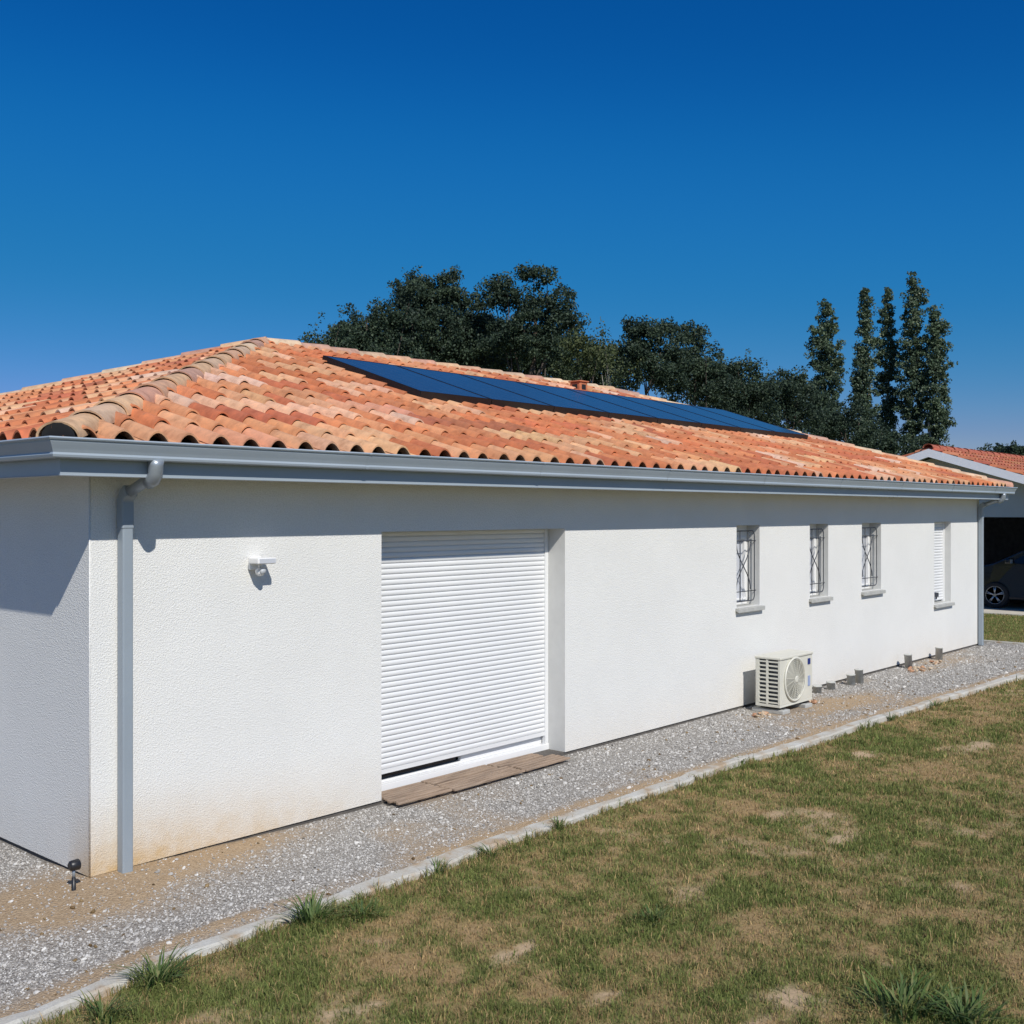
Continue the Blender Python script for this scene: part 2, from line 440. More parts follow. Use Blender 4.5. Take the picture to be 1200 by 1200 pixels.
gp = [(.378, 2.775), (.378, 2.672), (.392, 2.664), (.45, 2.664), (.458, 2.671), (.462, 2.684), (.458, 2.697), (.466, 2.716), (.478, 2.74), (.486, 2.757),
      (.488, 2.768), (.496, 2.770), (.501, 2.778), (.496, 2.786), (.484, 2.787), (.480, 2.778), (.476, 2.757), (.466, 2.735), (.45, 2.70), (.45, 2.676), (.39, 2.676), (.384, 2.775)]
g = ring('gutter', gp, 'grey', closed=True)
# joint sleeves on the gutter
for gx in (1.9, 3.9, 5.9, 7.9, 9.9, 11.9, 13.9, 15.9):
    m = MB()
    pr = [(-o-.003 if o > .4 else -o+0, z) for o, z in gp[2:14]]
    for (o, z), (o2, z2) in zip(pr, pr[1:]): m.quad((gx, o, z-.002), (gx+.03, o, z-.002), (gx+.03, o2, z2-.002), (gx, o2, z2-.002))
    m.build('gutter_joint', 'grey', house)

# --- roof tiles, modelled course by course
PAL = [((.56, .20, .09), 10), ((.60, .245, .115), 10), ((.64, .31, .16), 8), ((.68, .38, .22), 6), ((.70, .43, .29), 4), ((.52, .17, .085), 5), ((.66, .41, .24), 3), ((.46, .16, .09), 1), ((.70, .50, .39), 2)]
PC = [(p[0][0]*.97, p[0][1]*.90, p[0][2]*.84) for p in PAL]; PW = [p[1] for p in PAL]
def tint(rnd, pal=PC, wts=PW):
    c = rnd.choices(pal, wts)[0]; k = rnd.uniform(.88, 1.1)
    return tuple(min(1, x*k) for x in c)
PITCH = .2305; COURSE = .345
def tile_profile(n=13):
    pts = []
    for i in range(n):
        u = i/(n-1)
        if u <= .64:
            a = u/.64; z = .072*math.sin(math.pi*a)**.72
        else:
            a = (u-.64)/.36; z = -.010*math.sin(math.pi*a)
        pts.append((u, z))
    return pts
TP = tile_profile()
def slope_tiles(length, run, hip0, hip1, seed, detail=1):
    """local frame: s along eave, t horizontal run up the slope. Returns bmesh with tint layer; hips at 45 deg."""
    rnd = random.Random(seed); bm = bmesh.new(); lay = bm.verts.layers.float_color.new('tint')
    ncol = int(length/PITCH)+2; nrow = int(run/COURSE)+1
    prev = {}
    for r in range(nrow):
        for c in range(ncol):
            s0 = (c-.5)*PITCH
            t0 = r*COURSE
            lo_ = t0 if hip0 else -1; hi_ = length-t0 if hip1 else 1e9
            if s0+PITCH < lo_-.05 or s0 > hi_+.05: continue
            t1 = min(t0+COURSE+.02, run+.02)
            if rnd.random() < .42 and (r, c-1) in prev: col = tuple(min(1, x*rnd.uniform(.96, 1.04)) for x in prev[(r, c-1)])
            else: col = tint(rnd)
            prev[(r, c)] = col; col = (*col, 1)
            jz = rnd.uniform(-.005, .005); js = rnd.uniform(-.008, .008); jt = rnd.uniform(-.014, .014)
            A = []; B = []; A2 = []
            for (u, z) in TP:
                s = s0+u*PITCH*1.02+js
                za = z+.028+jz; zb = z+.004+jz*.3
                A.append(bm.verts.new((s, t0+jt, ZE+(t0)*SL+za))); B.append(bm.verts.new((s, t1, ZE+t1*SL+zb)))
                hump = z > 0.012
                A2.append(bm.verts.new((s, t0+jt+.002, ZE+t0*SL+za-(.013 if hump else .016))))
            mid = []
            for vv in A+B+A2: vv[lay] = col
            for i in range(len(TP)-1):
                f = bm.faces.new((A[i], A[i+1], B[i+1], B[i])); f.smooth = True
            # tile thickness, on its own verts so the lip stays crisp
            E1 = [bm.verts.new(v.co) for v in A]; 
            for vv in E1: vv[lay] = col
            E3 = [bm.verts.new((v.co.x, v.co.y+.10, v.co.z+.10*SL-.004)) for v in A2]
            for vv in E3: vv[lay] = col
            for i in range(len(TP)-1):
                bm.faces.new((A2[i], A2[i+1], E1[i+1], E1[i]))
                f = bm.faces.new((E3[i], E3[i+1], A2[i+1], A2[i]))
    def cut(co, no):
        g_ = bm.verts[:]+bm.edges[:]+bm.faces[:]
        bmesh.ops.bisect_plane(bm, geom=g_, plane_co=co, plane_no=no, clear_outer=True, dist=1e-5)
    if hip0: cut((.045, 0, 0), Vector((-1, 1, 0)).normalized())
    if hip1: cut((length-.045, 0, 0), Vector((1, 1, 0)).normalized())
    cut((0, run-.01, 0), Vector((0, 1, 0)))
    return bm
EX0, EX1, EY0, EY1 = -OV, L+OV, -OV, D+OV
run = (EY1-EY0)/2
def place(bm, name, origin, rz):
    mat = Matrix.Translation(origin) @ Matrix.Rotation(rz, 4, 'Z')
    bm.transform(mat); me = bpy.data.meshes.new(name); bm.to_mesh(me); bm.free(); me.materials.append(M['tile'])
    o = bpy.data.objects.new(name, me); COL.objects.link(o); o.parent = house; return o
place(slope_tiles(EX1-EX0, run, 1, 1, 3), 'roof', (EX0, EY0, 0), 0)
place(slope_tiles(EY1-EY0, run, 1, 1, 4), 'roof', (EX0, EY1, 0), -math.pi/2)
place(slope_tiles(EY1-EY0, run, 1, 1, 5), 'roof', (EX1, EY0, 0), math.pi/2)
place(slope_tiles(EX1-EX0, run, 1, 1, 6), 'roof', (EX1, EY1, 0), math.pi)
# dark roof base, added under the tiles to block light
ap0 = (EX0+run, EY0+run, ZE+run*SL-.02); ap1 = (EX1-run, EY0+run, ZE+run*SL-.02)
m = MB(); q = .06; zz = ZE-.02+q*SL
c = [(EX0+q, EY0+q, zz), (EX1-q, EY0+q, zz), (EX1-q, EY1-q, zz), (EX0+q, EY1-q, zz)]
k = len(m.v); m.v += c+[ap0, ap1]
for f in ((0, 1, 5, 4), (1, 2, 5), (2, 3, 4, 5), (3, 0, 4), (0, 3, 2, 1)): m.f.append(f); m.smooth.append(False)
m.build('roof_underlay', 'dark', house)
ring('eaves_batten', [(OV-.09, 2.69), (OV-.05, 2.69), (OV-.05, ZE+.012), (OV-.09, ZE+.012)], 'dark', closed=True)
# --- ridge and hip tiles: tapering half rounds laid one over the next
HPAL = [(.64, .42, .25), (.60, .36, .23), (.50, .27, .19), (.66, .50, .34), (.45, .27, .20), (.58, .41, .28)]
def cover_run(p0, p1, seed, r0=.122, step=.475, upto=1):
    rnd = random.Random(seed); bm = bmesh.new(); lay = bm.verts.layers.float_color.new('tint')
    p0 = Vector(p0); p1 = Vector(p1); d = (p1-p0); n = max(1, round(d.length/step)); stp = d.length/n; d.normalize()
    sx = d.cross(Vector((0, 0, 1))).normalized(); sy = sx.cross(d).normalized()
    for i in range(n):
        a = p0+d*(i*stp-.02); b = p0+d*((i+1)*stp+.05)
        col = (*tint(rnd, HPAL, [4, 3, 3, 3, 2, 2]), 1); wob = rnd.uniform(-.008, .008)
        ra, rb = r0*1.05, r0*.93; rows = []
        for (pt, rr, lift, th) in ((a, ra, .012, 0), (b, rb, -.002, 0)):
            row = []
            for j in range(13):
                an = math.pi*j/12; vv = bm.verts.new(pt+sx*(math.cos(an)*rr+wob)+sy*(math.sin(an)*rr*.80+lift-.045)); vv[lay] = col; row.append(vv)
            rows.append(row)
        for j in range(12):
            f = bm.faces.new((rows[0][j], rows[0][j+1], rows[1][j+1], rows[1][j])); f.smooth = True
        e1 = []; e2 = []; e3 = []
        for j in range(13):
            an = math.pi*j/12
            v1 = bm.verts.new(rows[0][j].co); v2 = bm.verts.new(a+d*.002+sx*(math.cos(an)*(ra-.014)+wob)+sy*(math.sin(an)*(ra-.014)*.80+.012-.045)); v3 = bm.verts.new(v2.co+d*.12)
            for q_ in (v1, v2, v3): q_[lay] = col
            e1.append(v1); e2.append(v2); e3.append(v3)
        for j in range(12):
            bm.faces.new((e1[j], e2[j], e2[j+1], e1[j+1])); bm.faces.new((e2[j], e3[j], e3[j+1], e2[j+1]))
    me = bpy.data.meshes.new('c'); bmesh.ops.recalc_face_normals(bm, faces=bm.faces); bm.to_mesh(me); bm.free(); me.materials.append(M['tile'])
    return me
def cover(name, p0, p1, seed, **k):
    me = cover_run(p0, p1, seed, **k); me.name = name; o = bpy.data.objects.new(name, me); COL.objects.link(o); o.parent = house; return o
zr = ZE+run*SL+.055
A0 = (EX0+run, EY0+run, zr); A1 = (EX1-run, EY0+run, zr)
def hipfoot(x, y): return (x, y, ZE+.062)
i_ = .035
cover('ridge_tiles', A1, A0, 31, r0=.115)
cover('hip_tiles', hipfoot(EX0+i_, EY0+i_), A0, 32); cover('hip_tiles', hipfoot(EX0+i_, EY1-i_), A0, 33)
cover('hip_tiles', hipfoot(EX1-i_, EY0+i_), A1, 34); cover('hip_tiles', hipfoot(EX1-i_, EY1-i_), A1, 35)
# hip mortar, black to imitate the shaded hollow under the first tiles
m = MB()
for (x, y, dx, dy) in ((EX0, EY0, 1, 1), (EX0, EY1, 1, -1), (EX1, EY0, -1, 1), (EX1, EY1, -1, -1)):
    p = Vector((x+dx*.022, y+dy*.022, ZE+.022)); q_ = Vector((x+dx*run, y+dy*run, zr-.07))
    m = MB(); m.tube([p, p+(q_-p).normalized()*.16, q_], [.098, .074, .064], 14); m.build('hip_mortar_shade', 'black', house)
m = MB(); m.tube([Vector(A0)-Vector((0, 0, .06)), Vector(A1)-Vector((0, 0, .06))], .07, 8)
m.build('ridge_mortar', 'joint', house)
# terracotta vent tile near the ridge
vx, vy = 10.25, 4.08; vz = ZE+(vy+OV)*SL
m = MB(); m.box(vx-.10, vx+.10, vy-.10, vy+.10, vz-.05, vz+.175); vo = m.build('roof_vent', 'tile', house, .012)
m = MB(); m.box(vx-.12, vx+.12, vy-.12, vy+.12, vz+.177, vz+.20); m.build('vent_cap', 'tile', vo, .008)
m = MB(); m.box(vx-.05, vx+.05, vy-.104, vy-.08, vz+.06, vz+.14); m.box(vx-.104, vx-.08, vy-.05, vy+.05, vz+.06, vz+.14); m.build('vent_opening', 'dark', vo)
for o in [vo]+list(vo.children):
    me = o.data
    if me.materials[0] == M['tile']:
        a = me.attributes.new('tint', 'FLOAT_COLOR', 'POINT'); a.data.foreach_set('color', [.5, .17, .08, 1]*len(me.vertices))

# --- shutter door
a, b, z0, z1 = HOLES[0]
m = MB(); NSL = 44; zb = .205; zt = 2.19; hgt = (zt-zb)/NSL
prof = [(.228, .0), (.221, .07), (.2175, .2), (.2165, .5), (.218, .8), (.222, .91), (.230, .955), (.230, 1.0)]
for i in range(NSL):
    zz = zb+i*hgt
    for (y_, u), (y2, u2) in zip(prof, prof[1:]):
        m.quad((a+.035, y_, zz+u*hgt), (b-.035, y_, zz+u*hgt), (b-.035, y2, zz+u2*hgt), (a+.035, y2, zz+u2*hgt), True)
m.box(a+.035, b-.035, .214, .236, zb-.035, zb)
sh = m.build('roller_shutter', 'white', house)
m = MB(); m.box(a+.002, a+.05, .205, .245, .045, 2.188); m.build('guide_rail', 'white', house, .003)
m = MB(); m.box(b-.05, b-.002, .205, .245, .045, 2.188); m.build('guide_rail', 'white', house, .003)
# sliding door behind it: threshold, sashes, glass
m = MB(); m.box(a, b, .20, .34, .03, .085); m.box(a, b, .262, .34, .086, .105); m.build('door_threshold', 'pvc', house, .003)
m = MB(); m.box(a+.005, a+1.16, .30, .305, .10, 2.18); m.build('glass_pane', 'glass', house)
m = MB(); m.box(a+1.18, b-.005, .262, .30, .105, .176); m.box(a+1.18, a+1.25, .262, .30, .176, 2.1); m.box(b-.08, b-.005, .262, .3, .176, 2.1)
m.build('sliding_sash', 'pvc', house, .004)
m = MB(); m.box(a+1.03, a+1.16, .306, .34, .105, 2.1); m.build('sash_stile', 'zinc', house, .003)
m = MB(); m.box(a+1.25, b-.08, .275, .28, .176, 2.1); m.build('glass_pane', 'glass', house)
m = MB(); m.box(a-.2, b+.2, .36, .38, 0, 2.3); m.build('dark_room_sheet', 'dark', house)  # black sheet standing in for the unlit room behind the door
# --- windows
def window(i, shutter=False):
    a, b, z0, z1 = HOLES[i]
    m = MB(); fw_ = .045; y0, y1 = .175, .235
    m.box(a, a+fw_, y0, y1, z0, z1); m.box(b-fw_, b, y0, y1, z0, z1)
    m.box(a+fw_, b-fw_, y0, y1, z0, z0+fw_); m.box(a+fw_, b-fw_, y0, y1, z1-fw_-.1, z1)
    g2 = .035; a2, b2, c2, d2 = a+fw_, b-fw_, z0+fw_, z1-fw_-.1
    m.box(a2, a2+g2, y0-.012, y1-.01, c2, d2); m.box(b2-g2, b2, y0-.012, y1-.01, c2, d2)
    m.box(a2+g2, b2-g2, y0-.012, y1-.01, c2, c2+g2); m.box(a2+g2, b2-g2, y0-.012, y1-.01, d2-g2, d2)
    win = m.build('window', 'pvc', house, .003)
    if not shutter:
        m = MB(); m.box(a2+g2, b2-g2, .2, .212, c2+g2, d2-g2); m.build('pane', 'frost', win)
        # wrought security grille standing in the reveal
        m = MB(); y = .055; r = .006; ga, gb, gc, gd = a+.03, b-.03, z0+.06, z1-.07; k = .06
        loop = []
        for (cx, cz, s0) in ((gb-k, gc+k, -90), (gb-k, gd-k, 0), (ga+k, gd-k, 90), (ga+k, gc+k, 180)):
            for j in range(5): an = R(s0+j*22.5); loop.append((cx+k*math.cos(an), y, cz+k*math.sin(an)))
        loop.append(loop[0]); m.tube(loop, .007, 8)
        cx = (ga+gb)/2; 
        for dx in (-.1, .1): m.tube([(cx+dx, y, gc), (cx+dx, y, gd)], r, 6)
        m.tube([(ga, y-.012, gc+.12), (gb, y-.012, gc+.12)], r, 6); m.tube([(ga, y-.012, gd-.12), (gb, y-.012, gd-.12)], r, 6)
        # crossed S-curves
        for sgn in (-1, 1):
            pts = [(cx+sgn*(.17*math.cos(math.pi*j/16)), y+.012, gc+.14+(gd-gc-.28)*j/16) for j in range(17)]
            m.tube(pts, r, 6)
        for zz in (gc+.12, gd-.12):
            m.tube([(ga, y, zz), (ga-.03, y, zz)], r, 6); m.tube([(gb, y, zz), (gb+.03, y, zz)], r, 6)
        m.build('security_grille', 'iron', win)
    else:
        m = MB(); n = 28; zb_, zt_ = z0+.03, z1; h_ = (zt_-zb_)/n
        for k in range(n):
            for (y_, u), (y2, u2) in zip(prof, prof[1:]):
                m.quad((a+.03, y_-.095, zb_+(k+u)*h_), (b-.03, y_-.095, zb_+(k+u)*h_), (b-.03, y2-.095, zb_+(k+u2)*h_), (a+.03, y2-.095, zb_+(k+u2)*h_), True)
        m.build('roller_shutter', 'white', win)
        m = MB(); m.box(a+.001, a+.04, .105, .15, z0, z1); m.build('guide_rail', 'pvc', win); m = MB(); m.box(b-.04, b-.001, .105, .15, z0, z1); m.build('guide_rail', 'pvc', win)
        m = MB(); m.box(a+.30, a+.36, .06, .12, z0+.10, z0+.17); m.tube([(a+.33, .09, z0+.06), (a+.33, .09, z0+.12)], .012, 8); m.build('shutter_stop', 'iron', win, .004)
    # sloping concrete sill
    m = MB(); x0, x1 = a-.035, b+.04
    P = [(-.055, -.058), (-.055, -.01), (.17, .012), (.17, -.02), (-.03, -.045), (-.045, -.058)]
    k = len(m.v)
    for x in (x0, x1):
        for (y_, z_) in P: m.v.append((x if y_ <= .0 else (a+.001 if x == x0 else b-.001), y_, z0+z_))
    n = len(P)
    for j in range(n): m.f.append((k+j, k+(j+1) % n, k+n+(j+1) % n, k+n+j)); m.smooth.append(False)
    m.f.append(tuple(k+j for j in range(n))); m.f.append(tuple(k+n+j for j in reversed(range(n)))); m.smooth += [False, False]
    m.build('window_sill', 'sill', win, .003)
for i in (1, 2, 3): window(i)
window(4, True)

# --- downpipes
def rect_pipe(m, pts, a, b):
    """rectangular section pipe through pts; a = width along x, b = depth"""
    pts = [Vector(p) for p in pts]; ks = []
    for i, p in enumerate(pts):
        d = (pts[min(i+1, len(pts)-1)]-pts[max(i-1, 0)]).normalized()
        sx = Vector((1, 0, 0)); sx = (sx-d*sx.dot(d)).normalized(); sy = d.cross(sx)
        k = len(m.v); ks.append(k)
        for (ux, uy) in ((-1, -1), (1, -1), (1, 1), (-1, 1)): m.v.append(tuple(p+sx*ux*a/2+sy*uy*b/2))
    for p, q in zip(ks, ks[1:]):
        for j in range(4): m.f.append((p+j, p+(j+1) % 4, q+(j+1) % 4, q+j)); m.smooth.append(False)
    m.f.append(tuple(ks[0]+j for j in range(4))); m.f.append(tuple(ks[-1]+j for j in range(4))); m.smooth += [False]*2
def downpipe(x, zb, top):
    m = MB(); rect_pipe(m, [(x, -.052, zb), (x, -.052, 2.30)], .075, .075)
    dp = m.build('downpipe', 'grey_pipe', house, .010)
    m = MB(); rect_pipe(m, [(x, -.052, 2.24), (x, -.052, 2.425), (x, -.075, 2.462), (x, -.12, 2.49)], .083, .083); m.build('pipe_sleeve', 'grey_pipe', dp, .010)
    m = MB(); m.tube([(x, -.085, 2.470), (x, -.22, 2.515), (x, -.31, 2.545), (x, -.375, 2.565)], .036, 14); m.build('swan_neck', 'zinc', dp)
    m = MB(); m.tube([(x, -.34, 2.54), (x, -.395, 2.555), (x, -.42, 2.59), (x, -.424, 2.64), (x, -.424, 2.67)], [.047, .046, .046, .047, .052], 16); m.build('outlet_elbow', 'zinc', dp)
    for zc in (.9, 1.75):
        pass
    return dp
downpipe(.215, -.03, 0); downpipe(16.44, 0, 0)

# ================================================================== SOLAR PANELS
ang = math.atan(SL); PWD, PLN = 1.108, 1.72
def solar(i, label):
    x0 = 4.62+i*(PWD+.012)
    y0 = 1.80; z = ZE+(y0+OV)*SL+.155
    e = thing('solar_panel', (x0, y0, z), label, 'solar panel', 'solar panels lined up on the roof')
    e.rotation_euler = (ang, 0, 0)
    return e
labs = ['first black solar panel of the roof row, nearest the front hip, its side edge showing',
 'second black solar panel from the near end of the roof row', 'third black solar panel from the near end of the roof row',
 'fourth black solar panel from the near end of the roof row', 'fifth black solar panel, just below the clay vent on the roof',
 'sixth black solar panel, third from the far end of the roof row', 'seventh black solar panel, next to last at the far end of the row', 'last black solar panel at the far end of the roof row by the hip']
p0 = solar(0, labs[0])
m = MB(); fr = .011
for (x0, x1, y0, y1) in ((0, PWD, 0, fr), (0, PWD, PLN-fr, PLN), (0, fr, fr, PLN-fr), (PWD-fr, PWD, fr, PLN-fr)): m.box(x0, x1, y0, y1, -.035, 0)
m.build('frame', 'alu_black', p0)
m = MB(); m.box(fr, PWD-fr, fr, PLN-fr, -.010, -.003); m.build('glass', 'solar', p0)
for yy in (.33, 1.35):
    m = MB(); m.box(.002, PWD-.002, yy, yy+.04, -.085, -.036); m.build('mounting_rail', 'alu_black', p0)
for x in (.2, .9):
    for y in (.35, 1.37): m = MB(); m.box(x-.02, x+.02, y-.06, y+.03, -.15, -.086); m.build('roof_hook', 'alu_black', p0)
m = MB(); m.box(0, PWD, -.004, .0, -.10, -.004); m.build('front_skirt', 'alu_black', p0)
for i in range(1, 8):
    c = copy_tree(p0); c.location.x = 4.62+i*(PWD+.012); c['label'] = labs[i]
# dark side skirt on the near end is part of the first panel
m = MB(); m.box(-.004, 0, .0, PLN, -.085, -.004); m.build('side_skirt', 'alu_black', p0)

# ================================================================== WALL LIGHT
wl = thing('wall_lamp', (1.24, 0, 1.98), 'small white motion sensor lamp fixed on the wall between downpipe and shutter', 'wall lamp')
m = MB(); m.box(-.05, .05, -.03, 0, -.045, .05); m.build('wall_bracket', 'pvc', wl, .008)
m = MB(); m.box(-.075, .085, -.16, -.045, .0, .045); m.tube([(0, -.05, .02), (0, -.02, .01)], .018, 10); m.build('lamp_head', 'pvc', wl, .01)
m = MB(); m.box(-.062, .072, -.163, -.160, .006, .038); m.build('lens', 'frost', wl)
m = MB(); m.tube([(.0, -.07, .0), (.0, -.075, -.03)], .012, 8); m.lathe([(.012, .022), (.03, .014), (.038, 0), (.034, -.018), (.02, -.032), (.004, -.037)], (.0, -.08, -.052), 'z', 18); m.build('sensor', 'pvc', wl)
m = MB(); m.lathe([(.004, -.036), (.022, -.03), (.026, -.018), (.01, -.012)], (.0, -.09, -.052), 'y', 16); m.build('sensor_eye', 'soffit', wl)

# ================================================================== HEAT PUMP UNIT
ac = thing('heat_pump', (8.13, -.54, .07), 'cream outdoor heat pump unit with louvred side and round fan on gravel', 'heat pump')
AW, AD, AH = .82, .32, .585
m = MB()
m.box(0, AW, .0, AD, 0, .03)                                  # base tray
m.box(0, AW, .004, .012, .03, AH-.03)                          # front backing sheet
m.box(AW-.012, AW, .012, AD, .03, AH-.03); m.box(0.06, AW-.012, AD-.012, AD, .03, AH-.03)
m.box(0, .05, .0, .03, .03, AH-.03); m.box(0, .03, AD-.05, AD, .03, AH-.03); m.box(0, .02, .155, .185, .03, AH-.03)
m.build('casing', 'ac', ac, .004)
m = MB(); m.box(-.008, AW+.008, -.010, AD+.008, AH-.03, AH); m.build('lid', 'ac', ac, .008)
m = MB(); m.box(.03, .045, .03, AD-.05, .03, AH-.03); m.build('coil', 'ac_dark', ac)
m = MB()
for k in range(11):
    z = .045+k*.0475
    m.box(.0, .02, .03, .155, z, z+.017); m.box(.0, .02, .185, AD-.05, z, z+.017)
m.build('side_louvre', 'ac', ac)
# fan grille
fc = (.36, 0, .30)
m = MB(); m.lathe([(.235, .004), (.262, .002), (.266, -.012), (.25, -.020), (.238, -.014), (.235, .003)], fc, 'y', 40)
fg = m.build('fan_grille', 'ac', ac)
m = MB()
for rr in [x*.021+.04 for x in range(10)]:
    m.tube([(fc[0]+rr*math.cos(2*math.pi*j/40), -.018-.008*(1-rr/.25), fc[2]+rr*math.sin(2*math.pi*j/40)) for j in range(41)], .0028, 5, False)
for k in range(16):
    an = 2*math.pi*k/16; m.tube([(fc[0]+.035*math.cos(an), -.026, fc[2]+.035*math.sin(an)), (fc[0]+.24*math.cos(an+.25), -.014, fc[2]+.24*math.sin(an+.25))], .003, 5, False)
m.lathe([(.04, -.022), (.04, -.030), (.03, -.033)], fc, 'y', 18)
m.build('grille_wires', 'ac', fg)
m = MB(); m.lathe([(.232, .002), (.232, .0)], fc, 'y', 40); m.build('fan_shade_disc', plain('fan_shade', srgb(150, 148, 136), .6, var=.3, vscale=9), fg)  # flat disc, darker cream painted as the shade inside the fan opening
m = MB(); m.box(.70, .76, -.004, .003, .44, .51); m.build('badge', 'ac_blue', ac)
m = MB(); m.box(.705, .755, -.004, .003, .18, .30); m.build('badge', plain('ac_badge_grey', srgb(150, 165, 200), .4, var=.05), ac)
for x in (.1, .68):
    m = MB(); m.box(x, x+.06, .01, AD-.01, -.028, -.001); m.build('foot', 'black', ac, .004)
m = MB(); m.tube([(AW-.1, AD-.0, .12), (AW-.1, AD+.10, .1), (AW-.1, AD+.21, .10)], .02, 8); m.build('insulated_pipe', 'pvc', ac); m = MB(); m.tube([(AW-.2, AD, .12), (AW-.2, AD+.1, .05), (AW-.2, AD+.21, .05)], .014, 8); m.build('drain_pipe', 'pvc', ac)
for x, lab in ((8.17, 'flat pale concrete block under the near end of the heat pump'), (8.74, 'flat pale concrete block under the far end of the heat pump')):
    m = MB(); m.box(-.02, .15, -.21, .20, -.01, .038); o = m.build('concrete_block', 'sill', None, .008); o.location = (x, -.36, .002); o.rotation_euler.z = random.uniform(-.06, .06)
    tag(o, lab, 'block', 'blocks under the heat pump')

# short grey pipe stubs rising from the gravel at the wall foot
stubs = [(9.84, -.17, .095, 'nearest short grey pipe stub beside the heat pump'), (10.22, -.18, .10, 'second grey pipe stub past the heat pump'),
         (10.76, -.22, .14, 'grey pipe stub left of the touching tall pair by the wall'), (10.98, -.24, .19, 'taller grey pipe stub in the middle of the row at the wall'),
         (12.84, -.19, .21, 'grey pipe stub standing among red rubble near the wall'), (14.12, -.17, .19, 'farthest grey pipe stub near the far downpipe')]
for (x, y, h, lab) in stubs:
    e = thing('pipe_stub', (x, y, 0), lab, 'pipe stub', 'grey pipe stubs along the wall foot')
    m = MB(); m.lathe([(.055, -.05), (.055, h-.012), (.062, h-.012), (.062, h), (.052, h)], (0, 0, 0), 'z', 18); m.build('pipe', 'stub', e)
    m = MB(); m.lathe([(.05, h-.004), (.05, h-.003)], (0, 0, 0), 'z', 18); m.build('cap', 'stub', e)
    e.rotation_euler = (random.uniform(-.06, .06), random.uniform(-.06, .06), 0)

# garden spike light at the left corner
sp = thing('garden_spike_light', (-.17, -.13, 0), 'small black garden spike light stuck in gravel at the house corner', 'garden light')
m = MB(); m.lathe([(.004, -.08), (.012, -.01), (.018, .01), (.014, .02), (.012, .10)], (0, 0, 0), 'z', 10); m.box(-.03, .03, -.006, .006, .0, .02); m.build('spike', 'black', sp)
m = MB(); m.tube([(0, 0, .10), (0, 0, .155)], .010, 8); m.build('stem', 'zinc', sp)
m = MB(); m.lathe([(.02, -.03), (.031, -.02), (.034, .03), (.03, .034)], (0, 0, .175), 'x', 14); m.build('lamp_head', 'black', sp)

# duckboards in front of the shutter
def duck(x0, x1, y0, y1, z, rz, lab):
    e = thing('duckboard', ((x0+x1)/2, (y0+y1)/2, z), lab, 'duckboard', 'wooden duckboards before the shutter', rz)
    hx, hy = (x1-x0)/2, (y1-y0)/2
    n = max(2, round((y1-y0)/.049)); w_ = (y1-y0)/n
    rn = random.Random(int(x0*100))
    m = MB()
    for k in range(n):
        yy = -hy+k*w_; dz = rn.uniform(-.003, .003); e1, e2 = rn.uniform(-.012, .012), rn.uniform(-.012, .012)
        m.box(-hx+e1, hx+e2, yy+.007, yy+w_-.009, .022+dz, .040+dz)
    m.build('slats', 'wood', e, .003)
    for q_ in (-hx+.08, 0, hx-.08):
        m = MB(); m.box(q_-.025, q_+.025, -hy+.035, hy-.01, 0, .0215); m.build('batten', 'wood', e)
duck(2.475, 3.05, -.215, .185, .004, -.008, 'weathered wooden duckboard at the near left end of the step, full width')
duck(3.07, 3.88, .02, .19, .008, .006, 'narrow wooden duckboard tight against the white door threshold, nearer one')
duck(3.07, 3.97, -.235, .01, .003, .010, 'weathered wooden duckboard in the middle of the front row')
duck(3.91, 4.52, .02, .19, .006, -.010, 'narrow wooden duckboard at the far end of the back row')
duck(4.0, 4.64, -.215, .005, .001, .025, 'weathered wooden duckboard at the far right end of the front row')
m = MB(); m.box(a, b, .0, .26, -.05, .0); 

# ================================================================== GROUND
def kerb_y(x):
    xs = [-8, -3, -1.17, -.4, .5, 1.8, 3.56, 5.6, 7.0, 8.65, 10.35, 12.9, 13.8, 15, 19]
    ys = [-2.3, -1.78, -1.585, -1.45, -1.40, -1.385, -1.36, -1.40, -1.46, -1.50, -1.55, -1.68, -1.73, -1.85, -2.1]
    return np.interp(x, xs, ys)
# far terrain
m = MB(); m.quad((-900, -900, -.09), (900, -900, -.09), (900, 900, -.09), (-900, 900, -.09)); tag(m.build('ground', 'field'), kind='structure')

def sand_field(x, y):
    def blob(cx, cy, rx, ry): return np.exp(-(((x-cx)/rx)**2+((y-cy)/ry)**2))
    s = 1.25*blob(.35, -.22, .75, .33)+1.0*blob(-.35, -.35, .42, .35)+.9*blob(.95, -.1, .7, .18)
    ky = kerb_y(x)
    e = np.exp(-((y-(ky+.14))/.09)**2)
    s = s+e*(.7+1.6*(fbm(x, y, 1.3, 77, 2)-.45))+np.clip(fbm(x, y, 1.1, 177, 3)*3-1.62, 0, .55)
    s = s+1.1*blob(9.5, -.75, .9, .25)+.8*blob(8.9, -.35, .5, .2)+.7*blob(7.9, -.45, .35, .15)+.7*blob(13.2, -.45, .8, .16)+.4*blob(-1.5, -1.5, .7, .25)
    s = s*(.55+.9*fbm(x, y, .22, 5, 3))
    return np.clip(s, 0, 1)
def grid(x0, x1, y0, y1, st):
    nx = int((x1-x0)/st)+1; ny = int((y1-y0)/st)+1
    X, Y = np.meshgrid(np.linspace(x0, x1, nx), np.linspace(y0, y1, ny))
    i = np.arange((ny-1)*(nx-1)); r = i//(nx-1); c = i % (nx-1); k = r*nx+c
    F = np.stack([k, k+1, k+nx+1, k+nx], 1)
    return X.ravel(), Y.ravel(), F, nx, ny
